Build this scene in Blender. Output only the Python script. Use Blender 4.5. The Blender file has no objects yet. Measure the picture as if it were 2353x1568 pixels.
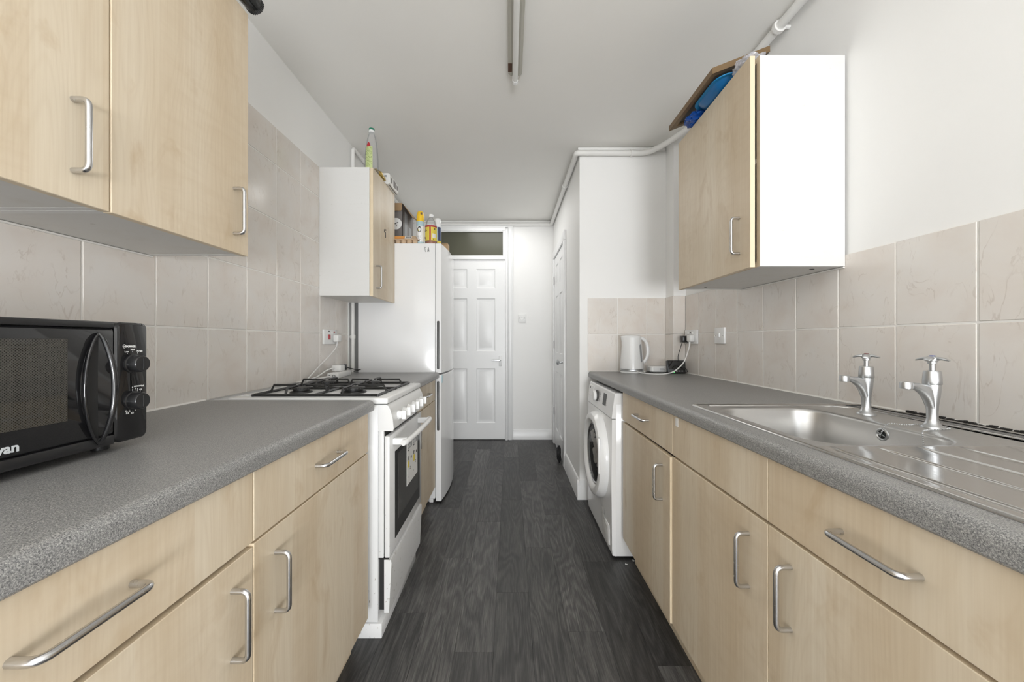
import bpy, bmesh, math, random
from mathutils import Vector, Matrix, noise
random.seed(7)
PI = math.pi
SC = bpy.context.scene
COL = SC.collection

# ------------------------------------------------------------------ camera
EYE = 1.128
cam = bpy.data.cameras.new('camera')
cam.sensor_fit = 'HORIZONTAL'; cam.sensor_width = 36.0
cam.lens = 880.0 / 2353.0 * 36.0
cam.shift_x = 4.5 / 2353.0
cam.clip_start = 0.02
camo = bpy.data.objects.new('camera', cam)
camo.location = (0, 0, EYE); camo.rotation_euler = (PI / 2, 0, 0)
COL.objects.link(camo); SC.camera = camo

# ------------------------------------------------------------------ world / lights / exposure
w = bpy.data.worlds.new('world'); SC.world = w; w.use_nodes = True
bg = w.node_tree.nodes['Background']
bg.inputs[0].default_value = (0.80, 0.90, 1.0, 1); bg.inputs[1].default_value = 1.6
SC.view_settings.view_transform = 'Standard'; SC.view_settings.look = 'None'
SC.view_settings.gamma = 1.0; SC.view_settings.use_curve_mapping = False
SC.view_settings.exposure = -0.29
SC.cycles.use_denoising = True
SC.cycles.max_bounces = 10; SC.cycles.diffuse_bounces = 7; SC.cycles.glossy_bounces = 5
SC.cycles.transparent_max_bounces = 12
SC.cycles.sample_clamp_indirect = 8.0
SC.cycles.caustics_reflective = False; SC.cycles.caustics_refractive = False

def area_light(name, loc, rot, sx, sy, power, col):
    l = bpy.data.lights.new(name, 'AREA'); l.shape = 'RECTANGLE'; l.size = sx; l.size_y = sy
    l.energy = power; l.color = col
    o = bpy.data.objects.new(name, l); o.location = loc; o.rotation_euler = rot
    COL.objects.link(o); return o
# daylight coming in by the tall glazed opening behind the camera
area_light('window_daylight', (0.45, -3.18, 1.32), (PI / 2, 0, math.radians(6)), 1.35, 1.95, 30, (0.95, 0.975, 1.0))
# added fill lights behind the camera: one low, one aimed up at the ceiling
area_light('low_fill', (0.45, -2.8, 0.66), (PI / 2, 0, math.radians(7)), 1.1, 0.8, 118, (0.975, 0.985, 1.0))
area_light('ceiling_fill', (0.0, -1.7, 1.2), (PI, 0, 0), 1.6, 1.2, 54, (1.0, 0.99, 0.985))
# added fill under the passage ceiling
area_light('passage_fill', (-0.15, 3.75, 2.46), (0, 0, 0), 0.7, 0.9, 8.5, (1.0, 0.99, 0.97))

# ------------------------------------------------------------------ geometry helpers
class MB:
    def __init__(s): s.bm = bmesh.new()
    def _merge(s, t):
        vm = {}
        for v in t.verts: vm[v] = s.bm.verts.new(v.co)
        for f in t.faces:
            try: s.bm.faces.new([vm[v] for v in f.verts]).smooth = f.smooth
            except ValueError: pass
        t.free(); return s
    def box(s, a, b, bev=0.0, seg=2, rot=None, piv=None):
        t = bmesh.new(); bmesh.ops.create_cube(t, size=1.0)
        a = Vector(a); b = Vector(b)
        for v in t.verts:
            v.co = Vector([(a[i] + b[i]) / 2 + v.co[i] * abs(b[i] - a[i]) for i in range(3)])
        if bev > 0: bmesh.ops.bevel(t, geom=t.edges[:], offset=bev, segments=seg, profile=0.5, affect='EDGES', clamp_overlap=True)
        t.normal_update()
        for f in t.faces: f.smooth = max(abs(c) for c in f.normal) < .999
        if rot is not None:
            p = Vector(piv) if piv is not None else (a + b) / 2
            for v in t.verts: v.co = rot @ (v.co - p) + p
        return s._merge(t)
    def rings(s, rings, cap0=True, cap1=True, closed=True, loop=False):
        R = [[s.bm.verts.new(p) for p in r] for r in rings]
        n = len(R[0]); m = len(R)
        for i in range(m if loop else m - 1):
            A, B = R[i], R[(i + 1) % m]
            for j in range(n if closed else n - 1):
                k = (j + 1) % n
                try: s.bm.faces.new((A[j], A[k], B[k], B[j])).smooth = True
                except ValueError: pass
        if not loop:
            if cap0: s.bm.faces.new(R[0][::-1])
            if cap1: s.bm.faces.new(R[-1])
        return s
    def tube(s, path, r, n=10, cap=True, loop=False, flat=1.0):
        P = [Vector(p) for p in path]; m = len(P)
        rr = r if isinstance(r, (list, tuple)) else [r] * m
        T = []
        for i in range(m):
            if loop: d = P[(i + 1) % m] - P[i - 1]
            else: d = P[min(i + 1, m - 1)] - P[max(i - 1, 0)]
            T.append(d.normalized())
        up = Vector((0, 0, 1))
        if abs(T[0].dot(up)) > 0.9: up = Vector((1, 0, 0))
        u = (up - T[0] * up.dot(T[0])).normalized()
        rings = []
        for i in range(m):
            u = (u - T[i] * u.dot(T[i])).normalized(); v = T[i].cross(u)
            rings.append([P[i] + u * math.cos(2 * PI * k / n) * rr[i] + v * math.sin(2 * PI * k / n) * rr[i] * flat for k in range(n)])
        return s.rings(rings, cap, cap, loop=loop)
    def cyl(s, a, b, r, n=24, bev=0.0, r2=None):
        a = Vector(a); b = Vector(b); r2 = r if r2 is None else r2
        if bev > 0:
            d = (b - a).normalized()
            return s.tube([a, a + d * 1e-5, a + d * bev, b - d * bev, b - d * 1e-5, b], [max(r - bev, 1e-4), r - bev, r, r2, r2 - bev, max(r2 - bev, 1e-4)], n)
        return s.tube([a, b], [r, r2], n)
    def lathe(s, prof, org=(0, 0, 0), axis='z', n=32, sgn=1):
        org = Vector(org); rings = []
        for r, h in prof:
            r = max(r, 1e-4); ring = []
            for k in range(n):
                c, d = math.cos(2 * PI * k / n) * r, math.sin(2 * PI * k / n) * r
                if axis == 'z': p = Vector((c, d, h))
                elif axis == 'x': p = Vector((h * sgn, c, d))
                else: p = Vector((c, h * sgn, d))
                ring.append(org + p)
            rings.append(ring)
        return s.rings(rings)
    def prism(s, poly, a0, a1, axis='y'):
        def P(u, v, t): return {'y': (u, t, v), 'x': (t, u, v), 'z': (u, v, t)}[axis]
        return s.rings([[P(u, v, a0) for u, v in poly], [P(u, v, a1) for u, v in poly]])
    def quad(s, pts):
        s.bm.faces.new([s.bm.verts.new(p) for p in pts]); return s
    def build(s, name, m, parent=None, origin=None, smooth=None, keep=False):
        bmesh.ops.recalc_face_normals(s.bm, faces=s.bm.faces[:])
        me = bpy.data.meshes.new(name); s.bm.to_mesh(me); s.bm.free()
        o = bpy.data.objects.new(name, me)
        if m is not None: me.materials.append(m)
        if parent is not None:
            root = parent
            while root.parent: root = root.parent
            org = root['_o'] if '_o' in root else (0, 0, 0)
            me.transform(Matrix.Translation(-Vector(org))); o.parent = parent
        else:
            if origin is None:
                bb = [v.co for v in me.vertices]
                origin = ((min(v.x for v in bb) + max(v.x for v in bb)) / 2, (min(v.y for v in bb) + max(v.y for v in bb)) / 2, min(v.z for v in bb))
            me.transform(Matrix.Translation(-Vector(origin))); o.location = origin; o['_o'] = tuple(origin)
        if smooth and smooth > 40:
            me.shade_smooth()
        me.set_sharp_from_angle(angle=math.radians(smooth if smooth else 32))
        COL.objects.link(o); return o

def tag(o, label, cat, group=None):
    o['label'] = label; o['category'] = cat
    if group: o['group'] = group
    return o
def thing(name, loc, label, cat, group=None):
    o = bpy.data.objects.new(name, None); o.empty_display_size = 0.05
    o.location = loc; o['_o'] = tuple(loc); COL.objects.link(o)
    return tag(o, label, cat, group)
def structure(o, label=None):
    o['kind'] = 'structure'
    if label: o['label'] = label
    return o
def arcpath(pts, rad, n=6):
    P = [Vector(p) for p in pts]; out = [P[0]]
    for i in range(1, len(P) - 1):
        a = (P[i - 1] - P[i]); b = (P[i + 1] - P[i]); r = min(rad, a.length * .49, b.length * .49)
        a = P[i] + a.normalized() * r; b = P[i] + b.normalized() * r
        for k in range(n + 1):
            t = k / n; out.append(a * (1 - t) ** 2 + P[i] * 2 * t * (1 - t) + b * t * t)
    out.append(P[-1]); return out
def curve(pts, n=8):
    P = [Vector(p) for p in pts]; P = [P[0] * 2 - P[1]] + P + [P[-1] * 2 - P[-2]]; out = []
    for i in range(1, len(P) - 2):
        a, b, c, d = P[i - 1:i + 3]
        for k in range(n):
            t = k / n
            out.append(0.5 * (2 * b + (c - a) * t + (2 * a - 5 * b + 4 * c - d) * t * t + (3 * b - a - 3 * c + d) * t ** 3))
    out.append(P[-2]); return out
def rrect(cx, cy, hx, hy, r, n=8):
    out = []
    for q, (sx, sy) in enumerate(((1, 1), (-1, 1), (-1, -1), (1, -1))):
        for k in range(n + 1):
            a = q * PI / 2 + k / n * PI / 2
            out.append((cx + sx * (hx - r) + r * math.cos(a), cy + sy * (hy - r) + r * math.sin(a)))
    return out
FACE = {'+x': ((0, 1, 0), (0, 0, 1), (1, 0, 0)), '-x': ((0, -1, 0), (0, 0, 1), (-1, 0, 0)), '-y': ((1, 0, 0), (0, 0, 1), (0, -1, 0))}
def lettering(name, body, size, pos, face, m, parent, bold=0.0, align='LEFT'):
    c = bpy.data.curves.new('lettering', 'FONT'); c.body = body; c.size = size; c.extrude = 0.0003; c.offset = bold
    c.align_x = align; c.resolution_u = 3
    t = bpy.data.objects.new('lettering_source', c); COL.objects.link(t)
    dg = bpy.context.evaluated_depsgraph_get()
    me = bpy.data.meshes.new_from_object(t.evaluated_get(dg))
    bpy.data.objects.remove(t); bpy.data.curves.remove(c)
    X, Y, Z = [Vector(v) for v in FACE[face]]
    M = Matrix(((X.x, Y.x, Z.x, pos[0]), (X.y, Y.y, Z.y, pos[1]), (X.z, Y.z, Z.z, pos[2]), (0, 0, 0, 1)))
    me.transform(M)
    root = parent
    while root.parent: root = root.parent
    me.transform(Matrix.Translation(-Vector(root['_o'])))
    me.materials.clear(); me.materials.append(m); me.name = name
    o = bpy.data.objects.new(name, me); o.parent = parent; COL.objects.link(o); return o

# ------------------------------------------------------------------ materials
MATS = {}
def base_mat(name, col, rough=0.5, metal=0.0, spec=0.5):
    m = bpy.data.materials.new(name); m.use_nodes = True
    b = m.node_tree.nodes['Principled BSDF']
    b.inputs['Base Color'].default_value = (*col, 1); b.inputs['Roughness'].default_value = rough
    b.inputs['Metallic'].default_value = metal; b.inputs['Specular IOR Level'].default_value = spec
    MATS[name] = m; return m
class NT:
    def __init__(s, m): s.t = m.node_tree; s.b = s.t.nodes['Principled BSDF']
    def n(s, typ, **kw):
        nd = s.t.nodes.new('ShaderNode' + typ)
        for k, v in kw.items():
            if k in ('op',): nd.operation = v
            elif hasattr(nd, k) and k not in nd.inputs: setattr(nd, k, v)
        return nd
    def l(s, a, b): s.t.links.new(a, b)
    def val(s, sock, v):
        if hasattr(v, 'links') or isinstance(v, bpy.types.NodeSocket): s.l(v, sock)
        else: sock.default_value = v
    def math(s, op, a, b=0.0, c=None):
        nd = s.t.nodes.new('ShaderNodeMath'); nd.operation = op
        s.val(nd.inputs[0], a); s.val(nd.inputs[1], b)
        if c is not None: s.val(nd.inputs[2], c)
        return nd.outputs[0]
    def rnd(s):
        oi = s.t.nodes.new('ShaderNodeObjectInfo'); wn = s.t.nodes.new('ShaderNodeTexWhiteNoise'); wn.noise_dimensions = '3D'
        s.l(oi.outputs['Location'], wn.inputs['Vector'])
        return s.math('FRACT', s.math('ADD', wn.outputs['Value'], s.math('MULTIPLY', oi.outputs['Random'], 7.31)))
    def coords(s, scale, rand=0.0):
        tc = s.t.nodes.new('ShaderNodeTexCoord'); src = tc.outputs['Object']
        if rand:
            cx = s.t.nodes.new('ShaderNodeCombineXYZ')
            r = s.rnd()
            s.l(s.math('MULTIPLY', r, rand), cx.inputs[0]); s.l(s.math('MULTIPLY', r, rand * 2.7), cx.inputs[1]); s.l(s.math('MULTIPLY', r, rand * 1.9), cx.inputs[2])
            ad = s.t.nodes.new('ShaderNodeVectorMath'); ad.operation = 'ADD'; s.l(src, ad.inputs[0]); s.l(cx.outputs[0], ad.inputs[1]); src = ad.outputs[0]
        mp = s.t.nodes.new('ShaderNodeMapping'); mp.inputs['Scale'].default_value = scale; s.l(src, mp.inputs[0])
        return mp.outputs[0]
    def noise(s, vec, scale, detail=2.0, rough=0.5, dist=0.0):
        nd = s.t.nodes.new('ShaderNodeTexNoise'); s.l(vec, nd.inputs['Vector'])
        nd.inputs['Scale'].default_value = scale; nd.inputs['Detail'].default_value = detail
        nd.inputs['Roughness'].default_value = rough; nd.inputs['Distortion'].default_value = dist
        return nd.outputs['Fac']
    def ramp(s, f, stops, interp='LINEAR'):
        nd = s.t.nodes.new('ShaderNodeValToRGB'); nd.color_ramp.interpolation = interp; s.l(f, nd.inputs[0])
        e = nd.color_ramp.elements
        while len(e) < len(stops): e.new(0.5)
        for i, (p, c) in enumerate(stops):
            e[i].position = p; e[i].color = (*c, 1) if hasattr(c, '__len__') else (c, c, c, 1)
        return nd.outputs[0]
    def mix(s, f, a, b, mode='MIX'):
        nd = s.t.nodes.new('ShaderNodeMixRGB'); nd.blend_type = mode
        s.val(nd.inputs[0], f)
        for k, v in ((1, a), (2, b)):
            if isinstance(v, bpy.types.NodeSocket): s.l(v, nd.inputs[k])
            else: nd.inputs[k].default_value = (*v, 1)
        return nd.outputs[0]
    def bump(s, h, strength, dist=0.001):
        nd = s.t.nodes.new('ShaderNodeBump'); s.l(h, nd.inputs['Height']); nd.inputs['Strength'].default_value = strength
        nd.inputs['Distance'].default_value = dist; s.l(nd.outputs[0], s.b.inputs['Normal'])
    def color(s, c): s.l(c, s.b.inputs['Base Color'])

def paint(name, col, rough=0.6, amount=0.03, spec=0.4):
    m = base_mat(name, col, rough, spec=spec); t = NT(m)
    f = t.noise(t.coords((1, 1, 1)), 2.2, 4)
    t.color(t.mix(f, tuple(c * (1 - amount) for c in col), tuple(min(1, c * (1 + amount)) for c in col)))
    t.bump(t.noise(t.coords((1, 1, 1)), 60, 3), 0.08, 0.002); return m
WALL = paint('wall_paint', (0.86, 0.857, 0.845), 0.55)
CEIL = paint('ceiling_paint', (0.83, 0.82, 0.79), 0.8)
GLOSSW = paint('white_gloss_paint', (0.82, 0.825, 0.825), 0.3, 0.01)
PIPEW = paint('pipe_paint', (0.80, 0.795, 0.775), 0.4, 0.02)

def maple():
    m = base_mat('maple_laminate', (0.6, 0.5, 0.36), 0.42, spec=0.4); t = NT(m)
    v = t.coords((1, 1, 1), 23.0)
    def mp(sc, rot=(0, 0, 0)):
        n = t.n('Mapping'); n.inputs['Scale'].default_value = sc; n.inputs['Rotation'].default_value = rot; t.l(v, n.inputs[0]); return n.outputs[0]
    fine = t.noise(mp((85, 85, 2.2)), 1.6, 4, 0.65)
    broad = t.noise(mp((9, 9, 0.8)), 1.0, 2, 0.5, 0.3)
    cont = t.noise(mp((5, 5, 0.75)), 1.1, 1.5, 0.5, 0.2)
    lines = t.math('SINE', t.math('MULTIPLY', cont, 120.0))
    lines = t.math('MULTIPLY', t.math('POWER', t.math('ABSOLUTE', lines), 7.0), 0.07)
    # veneer strips of differing tone
    sp = t.n('SeparateXYZ'); t.l(v, sp.inputs[0])
    cell = t.math('FLOOR', t.math('MULTIPLY', t.math('ADD', sp.outputs['Y'], sp.outputs['X']), 8.5))
    wn = t.n('TexWhiteNoise'); wn.noise_dimensions = '1D'; t.l(cell, wn.inputs['W'])
    strip = wn.outputs['Value']
    flame = t.noise(mp((6, 6, 34), (0.5, 0.5, 0)), 1.0, 3, 0.6, 0.5)
    fleck = t.noise(mp((10, 10, 5)), 1.0, 4, 0.6, 0.8)
    c = t.ramp(broad, [(0.30, (0.61, 0.512, 0.375)), (0.52, (0.675, 0.588, 0.455)), (0.74, (0.715, 0.640, 0.515))])
    c = t.mix(t.math('MULTIPLY', strip, 0.40), c, (0.58, 0.455, 0.305))
    c = t.mix(t.math('MULTIPLY', t.math('SUBTRACT', fine, 0.38), 0.75), c, (0.46, 0.35, 0.22))
    c = t.mix(t.math('MULTIPLY', t.math('MULTIPLY', t.math('SUBTRACT', flame, 0.42), t.math('GREATER_THAN', strip, 0.55)), 0.55), c, (0.47, 0.355, 0.22))
    c = t.mix(lines, c, (0.36, 0.25, 0.14))
    c = t.mix(t.ramp(fleck, [(0.57, 0.0), (0.76, 0.55)]), c, (0.46, 0.335, 0.195))
    t.color(c); return m
MAPLE = maple()
EDGEM = base_mat('maple_edge_band', (0.70, 0.585, 0.42), 0.45)
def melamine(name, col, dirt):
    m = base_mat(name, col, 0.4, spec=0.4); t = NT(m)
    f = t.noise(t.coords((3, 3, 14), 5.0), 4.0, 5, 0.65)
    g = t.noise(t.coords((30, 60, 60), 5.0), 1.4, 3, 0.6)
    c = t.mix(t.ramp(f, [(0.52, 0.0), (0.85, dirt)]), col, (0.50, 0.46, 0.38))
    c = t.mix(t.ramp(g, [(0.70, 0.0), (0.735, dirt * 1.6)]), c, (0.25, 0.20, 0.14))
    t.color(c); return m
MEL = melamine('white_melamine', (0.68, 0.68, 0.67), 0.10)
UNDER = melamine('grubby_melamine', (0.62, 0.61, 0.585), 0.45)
def worktop():
    m = base_mat('speckled_worktop', (0.2, 0.2, 0.2), 0.36, spec=0.45); t = NT(m)
    v = t.coords((1, 1, 1))
    a = t.noise(v, 560, 2, 0.6); b = t.noise(v, 1150, 2, 0.6)
    f = t.math('ADD', t.math('MULTIPLY', a, 0.6), t.math('MULTIPLY', b, 0.4))
    c = t.ramp(f, [(0.35, (0.065, 0.066, 0.069)), (0.46, (0.185, 0.185, 0.186)), (0.55, (0.285, 0.282, 0.274)), (0.67, (0.50, 0.49, 0.465))])
    t.color(c); return m
WORK = worktop()
def tile_mat():
    m = base_mat('marbled_tile', (0.62, 0.57, 0.52), 0.17, spec=0.5); t = NT(m)
    v = t.coords((1, 1, 1), 31.0)
    cloud = t.noise(v, 6.0, 4, 0.55, 0.5)
    mp = t.n('Mapping'); mp.inputs['Scale'].default_value = (14, 14, 5.5); mp.inputs['Rotation'].default_value = (0.35, 0.35, 0.0); t.l(v, mp.inputs[0])
    vein = t.noise(mp.outputs[0], 1.0, 4, 0.55, 0.9)
    d = t.math('ABSOLUTE', t.math('SUBTRACT', vein, 0.5))
    line = t.ramp(d, [(0.0, 0.9), (0.016, 0.0)])
    gate = t.ramp(t.noise(v, 15.0, 2), [(0.45, 0.0), (0.64, 0.46)])
    c = t.ramp(cloud, [(0.28, (0.70, 0.64, 0.585)), (0.5, (0.74, 0.70, 0.655)), (0.72, (0.75, 0.725, 0.695))])
    c = t.mix(t.math('MULTIPLY', line, gate), c, (0.44, 0.37, 0.31))
    c = t.mix(0.05, c, t.ramp(t.rnd(), [(0, (0.76, 0.63, 0.53)), (1, (0.72, 0.70, 0.68))]))
    t.color(c); return m
TILE = tile_mat()
GROUT = base_mat('pale_grout', (0.82, 0.805, 0.775), 0.8)
def plank_mat():
    m = base_mat('charcoal_oak_vinyl', (0.07, 0.068, 0.066), 0.42, spec=0.42); t = NT(m)
    v = t.coords((1, 1, 1), 47.0)
    def mapped(sx, sy):
        mp = t.n('Mapping'); mp.inputs['Scale'].default_value = (sx, sy, 1); t.l(v, mp.inputs[0]); return mp.outputs[0]
    cont = t.noise(mapped(6.0, 0.95), 1.0, 2.0, 0.5, 0.25)
    wob = t.noise(mapped(60, 9), 1.0, 3, 0.6)
    rings = t.math('SINE', t.math('ADD', t.math('MULTIPLY', cont, 105.0), t.math('MULTIPLY', wob, 7.0)))
    rings = t.math('MULTIPLY_ADD', rings, 0.5, 0.5)
    streak = t.noise(mapped(230, 7.0), 1.0, 5, 0.72)
    blot = t.noise(mapped(6, 2.2), 1.0, 3, 0.6)
    f = t.math('ADD', t.math('ADD', t.math('MULTIPLY', rings, 0.11), t.math('MULTIPLY', streak, 0.70)), t.math('MULTIPLY', blot, 0.24))
    c = t.ramp(f, [(0.34, (0.020, 0.0195, 0.0195)), (0.50, (0.060, 0.058, 0.057)), (0.62, (0.105, 0.102, 0.098)), (0.78, (0.22, 0.213, 0.204))])
    tone = t.math('MULTIPLY_ADD', t.rnd(), 0.72, 0.44)
    kn = t.noise(mapped(22, 11), 1.0, 2, 0.5)
    c = t.mix(t.ramp(kn, [(0.70, 0.0), (0.80, 0.7)]), c, (0.018, 0.017, 0.017))
    hs = t.n('HueSaturation'); t.l(c, hs.inputs['Color']); t.l(tone, hs.inputs['Value'])
    t.color(hs.outputs[0])
    t.l(t.math('MULTIPLY_ADD', streak, 0.25, 0.30), t.b.inputs['Roughness'])
    t.bump(f, 0.12, 0.001); return m
PLANK = plank_mat()
SUBF = base_mat('dark_seam', (0.03, 0.03, 0.03), 0.8)
def steel(name, col, rough, sc):
    m = base_mat(name, col, rough, 1.0); t = NT(m)
    f = t.noise(t.coords(sc), 3.0, 4, 0.6)
    t.l(t.math('MULTIPLY_ADD', f, 0.14, rough - 0.06), t.b.inputs['Roughness']); return m
STEEL = steel('brushed_steel', (0.50, 0.49, 0.475), 0.16, (30, 3, 30))
BOWL = steel('satin_steel', (0.54, 0.535, 0.525), 0.33, (20, 20, 20))
CHROME = steel('worn_chrome', (0.56, 0.575, 0.59), 0.30, (40, 40, 40))
HANDLE = steel('satin_nickel', (0.62, 0.62, 0.63), 0.24, (30, 30, 30))
def enamel():
    m = base_mat('white_enamel', (0.74, 0.745, 0.745), 0.22, spec=0.5); t = NT(m)
    f = t.noise(t.coords((95, 95, 60)), 1.0, 3, 0.6)
    tc = t.n('TexCoord'); sp = t.n('SeparateXYZ'); t.l(tc.outputs['Object'], sp.inputs[0])
    low = t.ramp(sp.outputs['Z'], [(0.0, 0.85), (0.30, 0.55), (0.62, 0.0)])
    sp2 = t.ramp(f, [(0.66, 0.0), (0.70, 1.0)])
    t.color(t.mix(t.math('MULTIPLY', low, sp2), (0.74, 0.745, 0.745), (0.24, 0.19, 0.13))); return m
ENAM = enamel()
WHITEG = base_mat('white_gloss_plastic', (0.82, 0.825, 0.825), 0.16)
WHITEP = base_mat('white_plastic', (0.80, 0.80, 0.79), 0.35)
FRIDGE = base_mat('white_fridge_skin', (0.83, 0.835, 0.84), 0.14)
BLACKG = base_mat('black_gloss', (0.012, 0.012, 0.013), 0.05, spec=0.6)
BLACKP = base_mat('black_plastic', (0.018, 0.018, 0.019), 0.28)
BLACKM = base_mat('black_matt', (0.015, 0.015, 0.015), 0.6)
CAST = base_mat('cast_iron', (0.02, 0.02, 0.02), 0.45)
DGREY = base_mat('dark_grey_plastic', (0.06, 0.06, 0.058), 0.4)
MGREY = base_mat('grey_print', (0.32, 0.33, 0.34), 0.5)
OVENG = base_mat('oven_glass', (0.028, 0.028, 0.028), 0.08, spec=0.35)
OVENI = base_mat('oven_glass_inner', (0.075, 0.075, 0.073), 0.12, spec=0.35)
INKW = base_mat('white_print', (0.80, 0.80, 0.79), 0.5)
INKB = base_mat('black_print', (0.02, 0.02, 0.02), 0.5)
SILV = base_mat('silver_print', (0.62, 0.65, 0.67), 0.35)
PAPER = base_mat('white_paper', (0.74, 0.74, 0.72), 0.5)
YEL = base_mat('yellow_print', (0.72, 0.58, 0.08), 0.45)
REDP = base_mat('red_plastic', (0.42, 0.03, 0.04), 0.3)
GREENP = base_mat('green_plastic', (0.02, 0.20, 0.12), 0.4)
SEAL = base_mat('white_sealant', (0.76, 0.745, 0.71), 0.4)
MOULD = base_mat('black_mould', (0.02, 0.018, 0.016), 0.9)
CARD = base_mat('brown_cardboard', (0.34, 0.225, 0.12), 0.8)
CARDG = base_mat('grey_printed_card', (0.165, 0.15, 0.142), 0.55)
EGGC = paint('egg_pulp', (0.56, 0.42, 0.29), 0.9, 0.1)
ORANGE = base_mat('orange_print', (0.75, 0.33, 0.08), 0.5)
CAPY = base_mat('yellow_cap', (0.86, 0.55, 0.03), 0.35)
PALEB = base_mat('pale_blue_print', (0.42, 0.57, 0.62), 0.35)
NAVY = base_mat('navy_print', (0.05, 0.06, 0.14), 0.35)
AMBER = base_mat('amber_liquid', (0.32, 0.085, 0.02), 0.1)
GOLD = base_mat('gold_foil', (0.50, 0.36, 0.10), 0.28, 0.85)
BROWNW = base_mat('brown_wood', (0.16, 0.10, 0.045), 0.45)
DKBOARD = base_mat('dark_board_back', (0.055, 0.042, 0.028), 0.5)
BLUEP = base_mat('blue_plastic', (0.008, 0.115, 0.30), 0.3)
BLUER = base_mat('blue_plastic_rim', (0.012, 0.19, 0.42), 0.3)
BLUEB = base_mat('blue_film', (0.008, 0.07, 0.33), 0.18)
TRANSOM = base_mat('olive_obscured_glass', (0.085, 0.085, 0.06), 0.25, spec=0.4)
TUBE = base_mat('unlit_tube', (0.72, 0.72, 0.70), 0.25)
BATTEN = base_mat('batten_paint', (0.42, 0.41, 0.36), 0.45)
LEDG = base_mat('green_light', (0.1, 0.6, 0.15), 0.4)
LEDG.node_tree.nodes['Principled BSDF'].inputs['Emission Color'].default_value = (0.2, 1, 0.3, 1)
LEDG.node_tree.nodes['Principled BSDF'].inputs['Emission Strength'].default_value = 1.0
def clear(name, col, alpha, rough=0.05):
    m = bpy.data.materials.new(name); m.use_nodes = True; t = m.node_tree
    for n in list(t.nodes): t.nodes.remove(n)
    out = t.nodes.new('ShaderNodeOutputMaterial'); tr = t.nodes.new('ShaderNodeBsdfTransparent')
    pb = t.nodes.new('ShaderNodeBsdfPrincipled'); pb.inputs['Base Color'].default_value = (*col, 1); pb.inputs['Roughness'].default_value = rough
    lw = t.nodes.new('ShaderNodeLayerWeight'); lw.inputs[0].default_value = 0.18
    mt = t.nodes.new('ShaderNodeMath'); mt.operation = 'MULTIPLY_ADD'; mt.use_clamp = True
    t.links.new(lw.outputs['Fresnel'], mt.inputs[0]); mt.inputs[1].default_value = 0.8; mt.inputs[2].default_value = alpha
    mx = t.nodes.new('ShaderNodeMixShader'); t.links.new(mt.outputs[0], mx.inputs[0]); t.links.new(tr.outputs[0], mx.inputs[1]); t.links.new(pb.outputs[0], mx.inputs[2])
    t.links.new(mx.outputs[0], out.inputs[0]); return m
CLEARP = clear('clear_plastic', (0.55, 0.56, 0.56), 0.16)
CLEARF = clear('clear_film', (0.75, 0.75, 0.78), 0.35, 0.12)
PORTG = clear('porthole_glass', (0.10, 0.10, 0.10), 0.12)
def mesh_window():
    m = base_mat('microwave_window', (0.02, 0.02, 0.02), 0.04, spec=0.7); t = NT(m)
    tc = t.n('TexCoord'); mp = t.n('Mapping'); mp.inputs['Scale'].default_value = (1, 330, 330); mp.inputs['Rotation'].default_value = (PI / 4, 0, 0)
    t.l(tc.outputs['Object'], mp.inputs[0]); vo = t.n('TexVoronoi'); vo.inputs['Randomness'].default_value = 0.0; vo.inputs['Scale'].default_value = 1.0
    t.l(mp.outputs[0], vo.inputs['Vector'])
    t.color(t.ramp(vo.outputs['Distance'], [(0.25, (0.012, 0.012, 0.012)), (0.36, (0.055, 0.052, 0.046))])); return m
MESHW = mesh_window()

# ------------------------------------------------------------------ room shell
XL, XR, CE = -1.122, 1.197, 2.511
YN, YF = -3.1, 4.392
def shell(name, boxes, m, label=None):
    b = MB()
    for a, c in boxes: b.box(a, c)
    return structure(b.build(name, m, origin=(0, 0, 0)), label)
floor = shell('floor', [((XL - .1, YN - .1, -.10), (XR + .1, YF + .1, -.0035))], SUBF, 'charcoal oak-look plank floor')
shell('ceiling', [((XL - .1, YN - .1, CE), (XR + .1, YF + .1, CE + .1))], CEIL)
wl = shell('wall_left', [((XL - .1, YN - .1, 0), (XL, YF + .1, CE))], WALL)
wr = shell('wall_right', [((XR, YN - .1, 0), (XR + .1, 2.74, CE))], WALL)
wc = shell('wall_passage', [((.497, 2.735, 0), (XR + .1, YF + .1, CE))], WALL)
wb = shell('wall_boxing', [((1.113, 2.6055, 0), (XR, 2.735, CE))], WALL)
shell('wall_far', [((XL, YF, 0), (.497, YF + .1, CE))], WALL)
WX0, WX1, WZ0, WZ1 = -0.36, 1.10, .25, 2.38
shell('wall_near', [((XL, YN - .1, 0), (WX0, YN, CE)), ((WX1, YN - .1, 0), (XR, YN, CE)), ((WX0, YN - .1, 0), (WX1, YN, WZ0)), ((WX0, YN - .1, WZ1), (WX1, YN, CE))], WALL)
b = MB()
for x in (WX0, .03, WX1 - .05): b.box((x, YN - .07, WZ0), (x + .05, YN - .02, WZ1), .004)
for z in (WZ0, WZ1 - .05): b.box((WX0, YN - .07, z), (WX1, YN - .02, z + .05), .004)
structure(b.build('window_1', GLOSSW), 'white framed window behind the viewer')

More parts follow.
